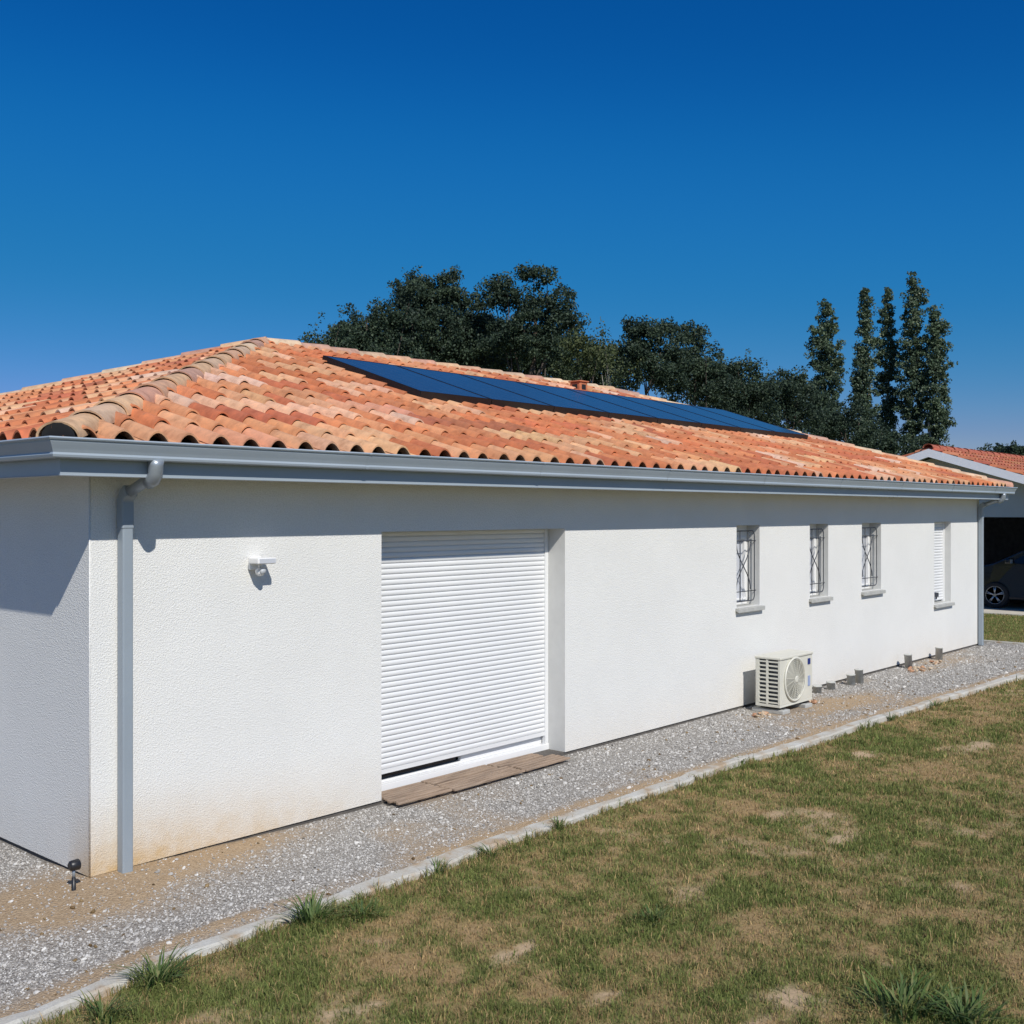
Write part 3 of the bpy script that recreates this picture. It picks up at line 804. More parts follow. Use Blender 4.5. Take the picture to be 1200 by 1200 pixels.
# gravel strips: along the front and round the left side
def gravel_height(x, y):
    s = sand_field(x, y)
    return -.004+.012*(fbm(x, y, .7, 9, 3)-.5)+.03*s*np.exp(-((x-.3)/1.0)**2)
X, Y, F, nx, ny = grid(-7, 17.02, 0, 1, .04)
KY = kerb_y(X)+.01; top = np.where(X < 0, 0, .02); Yg = KY+(top-KY)*Y
tt = gravel_height(X, Yg)
npmesh('gravel_path', np.stack([X, Yg, tt], 1), F, 'bed', smooth=True, color=sand_field(X, Yg), cname='sand')['kind'] = 'structure'
X, Y, F, nx, ny = grid(-7, .02, 0, 12, .08)
npmesh('side_gravel_path', np.stack([X, Y, gravel_height(X, Y)], 1), F, 'bed', smooth=True, color=sand_field(X, Y), cname='sand')['kind'] = 'structure'

# loose stones (nobody could count them)
phi = (1+5**.5)/2
IV = np.array([(-1, phi, 0), (1, phi, 0), (-1, -phi, 0), (1, -phi, 0), (0, -1, phi), (0, 1, phi), (0, -1, -phi), (0, 1, -phi), (phi, 0, -1), (phi, 0, 1), (-phi, 0, -1), (-phi, 0, 1)], float)
IV /= np.linalg.norm(IV[0])
IF = np.array([(0, 11, 5), (0, 5, 1), (0, 1, 7), (0, 7, 10), (0, 10, 11), (1, 5, 9), (5, 11, 4), (11, 10, 2), (10, 7, 6), (7, 1, 8), (3, 9, 4), (3, 4, 2), (3, 2, 6), (3, 6, 8), (3, 8, 9), (4, 9, 5), (2, 4, 11), (6, 2, 10), (8, 6, 7), (9, 8, 1)])
def stones(x, y, size, name, mat='stones', z=None):
    n = len(x); V = IV[None]*RNG.uniform(.62, 1.25, (n, 12, 1))
    sc = size[:, None]*RNG.uniform(.55, 1.2, (n, 3)); sc[:, 2] *= .7
    V = V*sc[:, None, :]
    an = RNG.uniform(0, 2*np.pi, n); c, s = np.cos(an)[:, None], np.sin(an)[:, None]
    xx = V[..., 0]*c-V[..., 1]*s; yy = V[..., 0]*s+V[..., 1]*c
    tl = RNG.uniform(-.5, .5, n)[:, None]; zz = V[..., 2]+xx*tl
    z = gravel_height(x, y) if z is None else z
    P = np.stack([xx+x[:, None], yy+y[:, None], zz+z[:, None]+size[:, None]*.25], -1).reshape(-1, 3)
    Fx = (IF[None]+(np.arange(n)*12)[:, None, None]).reshape(-1, 3)
    return npmesh(name, P, Fx, mat)
def in_view(x, y, lim=.9):
    dx, dy = x-CAM.x, y-CAM.y; d = dx*fw.x+dy*fw.y; r = dx*RT.x+dy*RT.y
    return (d > 2.5) & (np.abs(r) < d*.47*1.55+.6), np.hypot(dx, dy)
N = 800000
x = RNG.uniform(-5, 16.98, N); y = RNG.uniform(-2.4, 6, N)
ok = (y > kerb_y(x)+.015) & (((x < -.01)) | ((y < -.008)))
iv, dist = in_view(x, y); ok &= iv
ok &= ~((x > 2.46) & (x < 4.8) & (y > -.23)) & ~((x > 8.05) & (x < 8.97) & (y > -.6) & (y < -.15))
sf = sand_field(x, y)
ok &= RNG.random(N) < np.clip((6.0/dist)**1.3, 0, 1)*(1-.86*sf)
x, y, dist, sf = x[ok], y[ok], dist[ok], sf[ok]
size = np.where(RNG.random(len(x)) < .05, RNG.uniform(.010, .017, len(x)), RNG.uniform(.0035, .0082, len(x)))*(1+.05*np.clip(dist-6, 0, 10))
print('stones', len(x))
tag(stones(x, y, size, 'gravel_stones'), kind='stuff')

# poured concrete edging between gravel and lawn: lengths of edging, slightly misaligned
m = MB(); xx = np.arange(-7, 17.0, .11); top = []; rk = random.Random(5)
dzs = 0; 
ks = []
for i, x_ in enumerate(xx):
    if i % 9 == 0: dzs = rk.uniform(-.012, .012); dyy = rk.uniform(-.014, .014)
    y0 = float(kerb_y(x_))+dyy*.8+.05*(float(fbm(np.array([x_]), np.array([0.]), .8, 301, 3)[0])-.5); wv = rk.uniform(-.006, .006); w_ = .115+.13*(float(fbm(np.array([x_]), np.array([3.]), .55, 302, 3)[0])-.5)
    zt_ = .024+dzs+rk.uniform(-.003, .003)
    k = len(m.v); ks.append(k)
    m.v += [(x_, y0-w_/2+wv-.006, -.10), (x_, y0-w_/2+wv, zt_-.014), (x_, y0-w_/2+.012+wv, zt_), (x_, y0+w_/2-.02+wv, zt_+.002), (x_, y0+w_/2+wv, zt_-.014), (x_, y0+w_/2+wv, -.06)]
for p, q_ in zip(ks, ks[1:]):
    for j in range(5): m.f.append((p+j, q_+j, q_+j+1, p+j+1)); m.smooth.append(False)
m.f.append(tuple(ks[0]+j for j in range(6))); m.f.append(tuple(ks[-1]+j for j in range(6))); m.smooth += [False]*2
tag(m.build('garden_edging', 'concrete'), 'long low pale concrete edging strip between gravel and lawn', 'garden edging')
m = MB(); m.box(17.0, 17.1, -3.2, 9.8, -.09, .03)
tag(m.build('garden_edging', 'concrete', None, .006), 'short pale concrete edging past the far end of the house', 'garden edging')

# lawn
def fields(x, y):
    g = fbm(x, y, 1.1, 21, 5, .7); g2 = fbm(x, y, .26, 41, 3, .7); b = fbm(x+7, y-3, .95, 61, 4, .6)
    g3 = fbm(x, y, .085, 241, 2); green = np.clip((g*.40+g2*.38+g3*.22-.5)*4.3+.47, 0, 1)
    def bl(cx, cy, rx, ry, an=0): return np.exp(-(((x-cx)/rx)**2+((y-cy)/ry)**2))
    bare = np.clip((b-.60)*8, 0, 1)*(1-green)
    ex = fbm(x, y, .13, 81, 4, .75)
    patches = 0
    for (px_, py_, rx, ry) in BARE: patches = patches+bl(px_, py_, rx, ry)
    bare = np.clip(bare*.8+np.clip(patches*1.3+ex*1.9-1.62, 0, 1)*1.6*(patches > .08), 0, 1)
    for (px_, py_, rx, ry) in LUSH: green = np.clip(green+1.1*bl(px_, py_, rx, ry), 0, 1); bare = bare*(1-bl(px_, py_, rx, ry))
    return green, bare
def gp_(px, py):   # ground point seen at a photo pixel (used only for measuring where patches lie)
    d = 2.35*1278/(py-600); p = at(px, d); return p[0], p[1]
BARE = [(*gp_(410, 1180), .17, .12), (*gp_(600, 1110), .24, .10), (*gp_(705, 1160), .20, .10), (*gp_(930, 1165), .22, .17), (*gp_(625, 1038), .14, .08), (*gp_(1040, 1125), .12, .08),
        (*gp_(260, 1122), .16, .05), (*gp_(1120, 1170), .12, .10), (*gp_(780, 1072), .08, .05), (*gp_(990, 975), .3, .12), (*gp_(1010, 880), .4, .15), (*gp_(1150, 870), .5, .15), (*gp_(880, 1195), .15, .06)]
LUSH = [(*gp_(1080, 1190), .30, .16), (*gp_(760, 1080), .28, .16), (*gp_(400, 1075), .40, .10), (*gp_(850, 1050), .3, .15), (*gp_(230, 1170), .35, .10), (*gp_(600, 1050), .3, .12), (*gp_(330, 1160), .3, .14)]
GREEN1 = np.array([.155, .20, .056]); STRAW = np.array([.36, .25, .125]); SOIL = np.array([.50, .37, .235]); OLIVE = np.array([.23, .20, .075])
def lawn_z(x, y):
    return -.028+.022*(fbm(x, y, .8, 101, 3)-.5)+.0*x
X, Y, F, nx, ny = grid(-7, 23.1, 0, 1, .05)
F_ = None
ns = 190
xs_ = np.arange(-7, 20, .055); ss = np.linspace(0, 1, ns)**1.25
XX, SS = np.meshgrid(xs_, ss); KY = kerb_y(XX)-.04; YY = KY-SS*9.5
i = np.arange((ns-1)*(len(xs_)-1)); r = i//(len(xs_)-1); c = i % (len(xs_)-1); k = r*len(xs_)+c
F = np.stack([k, k+len(xs_), k+len(xs_)+1, k+1], 1)
x, y = XX.ravel(), YY.ravel(); gr, ba = fields(x, y)
colr = STRAW*.95*(1-gr[:, None])+GREEN1*.9*gr[:, None]; colr = colr*(1-ba[:, None])+SOIL*ba[:, None]
tag(npmesh('lawn', np.stack([x, y, lawn_z(x, y)], 1), F, 'lawn', smooth=True, color=colr), kind='structure')
# second lawn beyond the end of the house
x2 = np.arange(17.1, 24.5, .08); y2 = np.arange(-9, 14, .08)
XX, YY = np.meshgrid(x2, y2); n_ = len(x2)
i = np.arange((len(y2)-1)*(n_-1)); r = i//(n_-1); c = i % (n_-1); k = r*n_+c
F = np.stack([k, k+1, k+n_+1, k+n_], 1); x, y = XX.ravel(), YY.ravel(); gr, ba = fields(x, y); gr = np.clip(gr+.3, 0, 1); ba = ba*.3
colr = STRAW*.8*(1-gr[:, None])+GREEN1*gr[:, None]; colr = colr*(1-ba[:, None])+SOIL*ba[:, None]
x3 = np.arange(17.1, 30, .1); y3 = np.arange(-9, .24, .1)
tag(npmesh('far_lawn', np.stack([x, y, np.full_like(x, -.03)], 1), F, 'lawn', smooth=True, color=colr), kind='structure')

def blades(x, y, gr, ba, hscale, wscale, z):
    n = len(x); h = hscale; w_ = wscale
    an = RNG.uniform(0, 2*np.pi, n); ln = RNG.uniform(.15, 1.15, n)*h; ca, sa = np.cos(an), np.sin(an)
    ax = RNG.uniform(0, np.pi, n); wx, wy = np.cos(ax)*w_/2, np.sin(ax)*w_/2
    P = np.zeros((n, 5, 3))
    P[:, 0] = np.stack([x-wx, y-wy, z-.004], 1); P[:, 1] = np.stack([x+wx, y+wy, z-.004], 1)
    mx, my, mz = x+ca*ln*.35, y+sa*ln*.35, z+h*.62
    P[:, 2] = np.stack([mx+wx*.75, my+wy*.75, mz], 1); P[:, 3] = np.stack([mx-wx*.75, my-wy*.75, mz], 1)
    P[:, 4] = np.stack([x+ca*ln, y+sa*ln, z+h*(1.05-.35*ln/np.maximum(h, 1e-4))], 1)
    k = np.arange(n)*5
    T = np.concatenate([np.stack([k, k+1, k+2], 1), np.stack([k, k+2, k+3], 1), np.stack([k+3, k+2, k+4], 1)])
    isg = RNG.random(n) < (gr*.72+.17); v = RNG.uniform(.6, 1.45, n)[:, None]
    cg = GREEN1*(1-.5*RNG.random((n, 1)))+OLIVE*.5*RNG.random((n, 1)); cs = STRAW*RNG.uniform(.55, 1.25, (n, 1))*np.array([1, 1, 1])+OLIVE*.35*RNG.random((n, 1))
    col = np.where(isg[:, None], cg, cs)*v
    return P.reshape(-1, 3), T, np.repeat(col, 5, axis=0)
N = 1500000
ang_ = RNG.uniform(-.78, .78, N)+math.atan2(fw.y, fw.x); dd = 3.2+(19-3.2)*RNG.random(N)**1.25
x = CAM.x+np.cos(ang_)*dd; y = CAM.y+np.sin(ang_)*dd
ok = (y < kerb_y(x)-.045+.10*(fbm(x, y, .5, 401, 3)-.45)) & (y > -10) & (x < 19.5)
x, y, dd = x[ok], y[ok], dd[ok]; gr, ba = fields(x, y)
keep = RNG.random(len(x)) < (1-.93*ba)*(.40+.6*gr); x, y, dd, gr, ba = x[keep], y[keep], dd[keep], gr[keep], ba[keep]
clump = fbm(x, y, .07, 131, 2)**1.3*1.4
h = (.010+.034*gr*RNG.random(len(x))+.016*RNG.random(len(x)))*(.4+1.25*clump)
near = np.exp(-((y-kerb_y(x)+.1)/.10)**2); h = h*(1+.6*near*clump)
wd = (.0026+.0022*RNG.random(len(x)))*(1+.11*np.clip(dd-5, 0, 14))
print('blades', len(x))
P, T, Cc = blades(x, y, gr, ba, h, wd, lawn_z(x, y))
# coarser, longer blades and stalks growing in loose clumps
N2 = 70000
a2_ = RNG.uniform(-.75, .75, N2)+math.atan2(fw.y, fw.x); d2_ = 3.4+(17-3.4)*RNG.random(N2)**1.2
xb = CAM.x+np.cos(a2_)*d2_; yb = CAM.y+np.sin(a2_)*d2_
cl = fbm(xb, yb, .13, 501, 2); edge_ = np.exp(-((yb-kerb_y(xb)+.12)/.10)**2)
ok = (yb < kerb_y(xb)+.02) & (RNG.random(N2) < np.clip((cl-.52)*3.5, 0, 1)+.35*edge_)
xb, yb, d2_, cl, edge_ = xb[ok], yb[ok], d2_[ok], cl[ok], edge_[ok]; g2_, b2_ = fields(xb, yb)
k2 = RNG.random(len(xb)) < (1-.8*b2_)*(.25+.75*g2_); xb, yb, d2_, g2_, b2_, edge_ = xb[k2], yb[k2], d2_[k2], g2_[k2], b2_[k2], edge_[k2]
P2, T2, C2 = blades(xb, yb, np.clip(g2_+.25, 0, 1), b2_, RNG.uniform(.03, .068, len(xb))*(1+.5*edge_), RNG.uniform(.0035, .0065, len(xb))*(1+.08*np.clip(d2_-5, 0, 12)), lawn_z(xb, yb))
T = np.concatenate([T, T2+len(P)]); P = np.concatenate([P, P2]); Cc = np.concatenate([Cc, C2*1.12])
tag(npmesh('lawn_grass', P, T, 'blade', color=Cc), kind='stuff')
# far lawn blades
N = 60000; x = RNG.uniform(17.12, 23.0, N); y = RNG.uniform(-2.5, 6, N); gr = np.full(N, .7)
P, T, Cc = blades(x, y, gr, gr*0, RNG.uniform(.015, .05, N), RNG.uniform(.006, .012, N), np.full(N, -.03))
tag(npmesh('far_lawn_grass', P, T, 'blade', color=Cc), kind='stuff')

# weed tufts along the edging
def tuft(x0, y0, n, h, spread, lab, mat='weed', z=-.02, lean=(0, 0), w0=.006):
    m = MB(); rn = random.Random(int(x0*997)+n)
    for k in range(n):
        a_ = rn.uniform(0, 2*math.pi); rr = spread*rn.random(); bx, by = rr*math.cos(a_)*.5, rr*math.sin(a_)*.5
        hh = h*rn.uniform(.45, 1.1); a2 = a_+rn.uniform(-.6, .6); out = hh*rn.uniform(.35, 1.35)
        dx, dy = math.cos(a2)*out+lean[0], math.sin(a2)*out+lean[1]; w_ = w0*rn.uniform(.6, 1.2); px_, py_ = -math.sin(a2)*w_, math.cos(a2)*w_
        pts = []
        for j in range(5):
            u = j/4; zz = hh*(u*1.25-.35*u*u*(1+out/hh*.8)); pts.append((bx+dx*u**1.4, by+dy*u**1.4, max(zz, 0), (1-u)**.6 if j < 4 else .02))
        for p, q_ in zip(pts, pts[1:]):
            m.quad((p[0]-px_*p[3], p[1]-py_*p[3], p[2]), (p[0]+px_*p[3], p[1]+py_*p[3], p[2]), (q_[0]+px_*q_[3], q_[1]+py_*q_[3], q_[2]), (q_[0]-px_*q_[3], q_[1]-py_*q_[3], q_[2]))
    o = m.build('grass_tuft', mat, None, autofix=True); o.location = (x0, y0, z)
    tag(o, lab, 'grass tuft', 'grass tufts along the edging'); return o
def tp(px, py): return gp_(px, py)
TU = [(120, 1190, 46, .11, .16, 'leafy grass tuft sprawling over the edging at bottom left corner'), (185, 1150, 60, .15, .12, 'tall dark grass tuft at the left, long blades crossing the edging'),
      (365, 1078, 80, .14, .14, 'large bushy grass tuft hanging over the edging, left of centre'), (425, 1070, 60, .08, .16, 'broad low green tuft just right of the bushy one'),
      (512, 1020, 18, .09, .08, 'small leafy weed on the edging before the wooden duckboards'), (575, 1000, 26, .08, .09, 'small dry brown tuft on the edging near the duckboards'),
      (655, 968, 26, .08, .08, 'small grass tuft at the edging below the right shutter jamb'), (1095, 826, 10, .10, .05, 'thin upright weed at the edging far to the right'),
      (765, 1075, 50, .07, .16, 'bright green tuft out in the middle of the lawn'), (1060, 1180, 90, .12, .30, 'lush dark green clump at the bottom right of the lawn'),
      (1130, 1195, 70, .12, .22, 'lush tuft at the very bottom right, nearest the camera'), (1045, 842, 14, .08, .05, 'small green weed on the edging right of the heat pump'),
      (870, 893, 12, .08, .05, 'small weed on the edging in front of the heat pump')]
for (px_, py_, n_, h_, sp_, lab) in TU:
    x_, y_ = tp(px_, py_); tuft(x_, y_, int(n_*1.4), h_*1.35, sp_*1.5, lab, w0=.006 if px_ < 800 else .008)
for (px_, py_, n_, h_, lab) in ((280, 1115, 12, .13, 'dry brown seed stalks leaning by the edging at lower left'), (235, 1130, 9, .12, 'thin dry stalk cluster nearest the big white edging stone'), (465, 1040, 7, .11, 'single dry reddish stalk clump on edging before the door')):
    x_, y_ = tp(px_, py_); o = tuft(x_, y_, n_, h_, .12, lab, 'straw', w0=.0028)

# rubble bits
def rubble(cx, cy, n, r, s0, s1, lab):
    a_ = RNG.uniform(0, 2*np.pi, n); q_ = np.sqrt(RNG.random(n)); x = q_*r*np.cos(a_); y = q_*r*.5*np.sin(a_)
    o = stones(x, y, RNG.uniform(s0, s1, n), 'rubble_heap', 'brickbits', z=np.full(n, .004)); o.location = (cx, cy, 0)
    tag(o, kind='stuff')
rubble(9.05, -.40, 12, .20, .025, .06, 'orange broken tile rubble at the right foot of the heat pump')
rubble(7.93, -.42, 10, .16, .02, .05, 'pale rubble on the gravel left of the heat pump')
rubble(12.75, -.38, 14, .3, .02, .05, 'reddish rubble around the wall stub nearer the far end')
rubble(13.6, -.30, 9, .25, .02, .045, 'reddish rubble before the farthest pipe stub')
# odd clods and leaves in the path
N = 220; x = RNG.uniform(-2, 16, N); y = kerb_y(x)+RNG.uniform(.05, 1.3, N); gd = ~((x > 2.4) & (x < 4.9) & (y > -.3)); gd &= ~((x > 7.9) & (x < 9.1) & (y > -.65)); x, y = x[gd], y[gd]
tag(stones(x, y, RNG.uniform(.008, .022, len(x)), 'soil_clods', 'straw'), kind='stuff')

# ================================================================== TREES
def leafcloud(centers, radii, per, size, squash=.8):
    n = len(centers)*per
    c = np.repeat(centers, per, axis=0); r = np.repeat(radii, per)
    d = RNG.normal(size=(n, 3)); d /= np.linalg.norm(d, axis=1)[:, None]
    rad = r*RNG.random(n)**.45
    p = c+d*rad[:, None]*np.array([1, 1, squash])
    a = RNG.normal(size=(n, 3)); a /= np.linalg.norm(a, axis=1)[:, None]
    b = np.cross(a, RNG.normal(size=(n, 3))); b /= np.linalg.norm(b, axis=1)[:, None]
    s = size*RNG.uniform(.6, 1.3, n)[:, None]
    P = np.stack([p-a*s*.5, p+b*s*.32, p+a*s*.5, p-b*s*.32], 1).reshape(-1, 3)
    k = np.arange(n)*4
    return P, np.stack([k, k+1, k+2, k+3], 1)
def tree(px, d, lobes, leaf, size, name, label, cat='tree', group=None, trunk=.16, dens=1.0, clump=.55, bark='bark', seed=0, per=70, ysquash=.9, limbs=1):
    """lobes: list of (px, py, rx_px, ry_px) outlines measured in the photo, turned into metres at the tree's distance"""
    x0, y0, _ = at(px, d); rn = random.Random(seed+int(px))
    e = thing(name, (x0, y0, -.09), label, cat, group)
    sc = d/1278.; cs = []; rs = []; tops = []
    for (lx, ly, rx, ry) in lobes:
        lc = np.array(at(lx, d, hz(ly, d)))-np.array((x0, y0, -.09)); tops.append((lc, rx*sc, ry*sc))
        rxm, rym = rx*sc, ry*sc
        n = max(4, int(dens*1.7*(rxm*rym*4.2)/(clump**2)))
        q_ = RNG.normal(size=(n, 3)); q_ /= np.linalg.norm(q_, axis=1)[:, None]; q_ *= (RNG.random(n)**.42)[:, None]
        off = np.outer(q_[:, 0]*rxm, np.array((RT.x, RT.y, 0)))+np.outer(q_[:, 1]*rxm*ysquash, np.array((fw.x, fw.y, 0)))+np.outer(q_[:, 2]*rym, np.array((0, 0, 1)))
        off += RNG.normal(size=off.shape)*clump*.18
        cs.append(lc+off); rs.append(clump*RNG.uniform(.45, 1.15, n))
    cs = np.concatenate(cs); rs = np.concatenate(rs)
    # loose outer sprigs give the crown a ragged edge
    k_ = len(cs)//2; sel = RNG.integers(0, len(cs), k_); oc = cs[sel]+RNG.normal(size=(k_, 3)).clip(-1.5, 1.5)*clump*.62; oc[:, 2] += clump*.25
    P, F = leafcloud(cs, rs, int(per*1.35), size*.78)
    P2, F2 = leafcloud(oc, clump*RNG.uniform(.2, .5, k_), max(8, per//4), size*.72, 1.3)
    F = np.concatenate([F, F2+len(P)]); P = np.concatenate([P, P2])
    npmesh('crown', P, F, leaf, e)
    # trunk with limbs reaching into each lobe
    hi = max(t[0][2]+t[2] for t in tops)
    m = MB(); bends = [(rn.uniform(-.25, .25), rn.uniform(-.25, .25)) for _ in range(6)]
    main = [(bends[j][0]*j*.4, bends[j][1]*j*.4, hi*.86*j/5) for j in range(6)]
    m.tube(main, [trunk*(1-.85*j/5) for j in range(6)], 8)
    if limbs:
        for (lc, rx, ry) in tops:
            for k in range(limbs):
                tgt = Vector(lc)+Vector((rn.uniform(-.7, .7)*rx, rn.uniform(-.7, .7)*rx, rn.uniform(-.4, .8)*ry))
                b0 = Vector(main[rn.choice((2, 3, 4))]); 
                if b0.z > tgt.z: b0 = Vector(main[1])
                mid = (b0+tgt)/2+Vector((rn.uniform(-.3, .3), rn.uniform(-.3, .3), -.25))
                m.tube([b0, mid, tgt], [trunk*.26, trunk*.16, trunk*.05], 6)
    m.build('trunk', bark, e)
    return e
G1 = 'trees behind the house'
tree(385, 46, [(385, 402, 30, 22), (368, 412, 22, 14), (400, 392, 22, 16), (380, 440, 45, 30)], 'leaf_dark', .17, 'broadleaf_tree', 'low loose grey green tree at the far left of the tree line', group=G1, dens=.75, seed=1, per=60)
tree(432, 50, [(432, 392, 40, 34), (455, 372, 26, 22), (415, 385, 28, 20), (440, 430, 60, 30), (470, 345, 18, 15)], 'leaf_dark', .17, 'broadleaf_tree', 'rounded dark tree whose slope climbs towards the tall ones', group=G1, dens=1.0, seed=2, per=80)
tree(508, 54, [(505, 360, 34, 30), (531, 338, 6, 20), (533, 324, 3, 8), (523, 333, 4, 6), (485, 347, 24, 24), (500, 395, 60, 40), (552, 375, 26, 36), (545, 420, 50, 30), (510, 337, 9, 12), (515, 350, 30, 14)], 'leaf_dark', .18, 'broadleaf_tree', 'tall dark green tree with a pointed spire top left of the highest oak', group=G1, trunk=.22, dens=1.1, seed=3, per=85)
tree(618, 52, [(622, 323, 22, 13), (588, 332, 18, 13), (645, 349, 26, 14), (612, 350, 30, 15), (590, 347, 24, 9), (656, 371, 22, 15), (622, 380, 42, 17), (596, 395, 36, 20), (670, 378, 12, 6), (642, 325, 10, 9), (573, 343, 11, 6), (632, 405, 44, 22), (640, 366, 30, 10)], 'leaf_dark', .17, 'oak_tree', 'tallest open crowned oak rising above the solar panels with sky gaps', group=G1, trunk=.3, dens=.95, seed=4, clump=.5, per=80)
tree(590, 58, [(585, 412, 70, 38), (645, 418, 60, 34), (560, 395, 30, 28)], 'leaf_dark', .18, 'broadleaf_tree', 'dark low tree filling in beneath the tallest oak', group=G1, dens=1.1, seed=5, per=80)
tree(690, 48, [(690, 415, 30, 24), (672, 420, 22, 22), (705, 425, 22, 25)], 'leaf_light', .16, 'broadleaf_tree', 'lighter yellow green small tree right of the tallest oak', group=G1, dens=.7, seed=6, per=60)
tree(711, 44, [(711, 412, 9, 12), (705, 425, 12, 10), (716, 432, 16, 8)], 'leaf_light', .13, 'sapling', 'thin young tree with pale stem directly above the clay vent', group=G1, trunk=.07, dens=.5, seed=7, per=40, bark='bark_pale')
tree(765, 54, [(757, 386, 20, 12), (765, 402, 36, 22), (770, 435, 50, 32), (740, 415, 22, 24), (785, 386, 10, 8), (745, 382, 10, 5)], 'leaf_dark', .18, 'broadleaf_tree', 'dark tree with tufted top above the middle solar panels', group=G1, dens=1.0, seed=8, per=80)
tree(812, 55, [(812, 397, 16, 14), (818, 425, 30, 30), (835, 450, 30, 28), (800, 395, 14, 6), (810, 386, 9, 5)], 'leaf_dark', .18, 'broadleaf_tree', 'dark tree with small knobbly top at the last tall shoulder', group=G1, dens=1.0, seed=9, per=80)
tree(868, 58, [(865, 445, 32, 22), (870, 470, 46, 30), (855, 435, 15, 10), (885, 437, 14, 9)], 'leaf_dark', .18, 'broadleaf_tree', 'low round dark tree above the far solar panels', group=G1, dens=1.0, seed=10, per=80)
tree(920, 60, [(915, 452, 34, 18), (925, 480, 44, 28), (935, 447, 16, 8)], 'leaf_dark', .18, 'broadleaf_tree', 'low dark tree just left of the lone poplar', group=G1, dens=1.0, seed=11, per=80)
tree(990, 62, [(992, 495, 28, 20), (965, 500, 28, 22), (1020, 515, 22, 18)], 'leaf_dark', .18, 'broadleaf_tree', 'low shrubby dark tree at the feet of the poplars', group=G1, dens=.9, seed=12, per=70)
for k, (px_, d_, lob, lab) in enumerate(((565, 64, [(565, 425, 60, 34), (530, 410, 40, 34)], 'dark tree low behind the spired tree'), (660, 63, [(660, 432, 48, 30), (690, 440, 40, 26)], 'dark low tree behind the light green one'),
        (725, 62, [(725, 432, 34, 34), (705, 440, 30, 28)], 'dark tree filling the gap right of the clay vent'), (805, 63, [(795, 445, 45, 34), (840, 455, 36, 28)], 'dark low tree below the knobbly topped one'),
        (895, 66, [(890, 470, 44, 28), (940, 475, 36, 26)], 'dark low tree behind the far end of the solar row'), (1000, 68, [(1005, 510, 40, 24), (1045, 525, 34, 18), (965, 490, 30, 26)], 'dark thicket tree between the poplar trunks'), (470, 60, [(470, 400, 55, 34), (420, 405, 40, 24)], 'dark tree deep behind the rounded left one'))):
    tree(px_, d_, lob, 'leaf_dark', .2, 'broadleaf_tree', lab, group=G1, dens=.9, seed=200+k, per=60)
G2 = 'poplars at the end of the tree line'
def poplar(px, d, top, base, rw, lab, seed, extra=()):
    rn = random.Random(seed); lobes = []; n = int((base-top)/4.5); ph = rn.uniform(0, 6)
    for k in range(n):
        u = k/(n-1); env = min(1, .22+1.5*u**.75) if u < .5 else 1-.25*(u-.5)
        w_ = rw*env*rn.uniform(.88, 1.12)
        lobes.append((px+rn.uniform(-.26, .26)*rw*env+.05*rw*math.sin(ph+u*7), top+4+(base-top)*u, w_*.8, 7))
    lobes += list(extra)
    tree(px, d, lobes, 'leaf_poplar', .22, 'poplar', lab, group=G2, trunk=.16, dens=.50, clump=.38, seed=seed, per=40, bark='bark_pale', ysquash=1, limbs=0)
poplar(967, 72, 354, 505, 22, 'lone spindle shaped poplar standing apart left of the others', 51, [(982, 425, 7, 26), (955, 395, 6, 20)])
poplar(1014, 74, 338, 535, 17, 'slim straight poplar, first of the close group from the left', 52, [(1008, 470, 10, 40)])
poplar(1041, 76, 337, 540, 16, 'slim poplar in the middle of the close group', 53)
poplar(1070, 74, 326, 540, 20, 'tallest poplar of the close group', 54, [(1078, 350, 9, 16)])
poplar(1094, 73, 360, 535, 18, 'rightmost poplar with wide ragged lower branches above the carport', 55, [(1105, 425, 9, 30), (1104, 500, 13, 26), (1108, 460, 9, 14), (1100, 395, 10, 20)])
# distant wood on the horizon
for k, (px, top, d, lab) in enumerate(((1152, 529, 150, 'far dark tree peeping over the carport ridge'), (1179, 522, 160, 'far dark tree second from the right edge over the carport roof'), (1168, 524, 155, 'far rounded tree above the middle of the carport roof'), (1190, 521, 150, 'far dark tree at the right edge above the carport'), (1222, 524, 150, 'far tree just outside the right edge'))):
    tree(px, d, [(px, top+8, 14, 8), (px+5, top+24, 22, 18), (px-9, top+17, 14, 10)], 'leaf_dark', .5, 'distant_tree', lab, group='distant trees', dens=1.2, clump=1.0, per=60, seed=90+k, limbs=False)

# ================================================================== CARPORT
cp = thing('carport', (23.2, 3.255, 0), 'grey rendered carport building with low red tiled gable roof and white bargeboards', 'carport')
HW = 3.9; ZA = 3.86; RS = .318; DP = 6.5; ZO = 2.23
def gz(y): return ZA-.18-abs(y)*RS
def gable(xf, hole):
    m = MB()
    ys = [-HW, -HW+.35, 0, HW-.35, HW]
    for y0, y1 in zip(ys, ys[1:]):
        zb = ZO if (hole and -HW+.3 < (y0+y1)/2 < HW-.3) else 0
        m.quad((xf, y0, zb), (xf, y1, zb), (xf, y1, gz(y1)), (xf, y0, gz(y0)))
    return m
m = gable(0, True)
m.quad((0, -HW+.35, ZO), (0, HW-.35, ZO), (.22, HW-.35, ZO), (.22, -HW+.35, ZO))
m.quad((0, -HW+.35, 0), (.22, -HW+.35, 0), (.22, -HW+.35, ZO), (0, -HW+.35, ZO)); m.quad((0, HW-.35, 0), (.22, HW-.35, 0), (.22, HW-.35, ZO), (0, HW-.35, ZO))
g2 = gable(.22, True); k = len(m.v); m.v += g2.v; m.f += [tuple(i+k for i in f) for f in g2.f]; m.smooth += g2.smooth
g2 = gable(DP, False); k = len(m.v); m.v += g2.v; m.f += [tuple(i+k for i in f) for f in g2.f]; m.smooth += g2.smooth
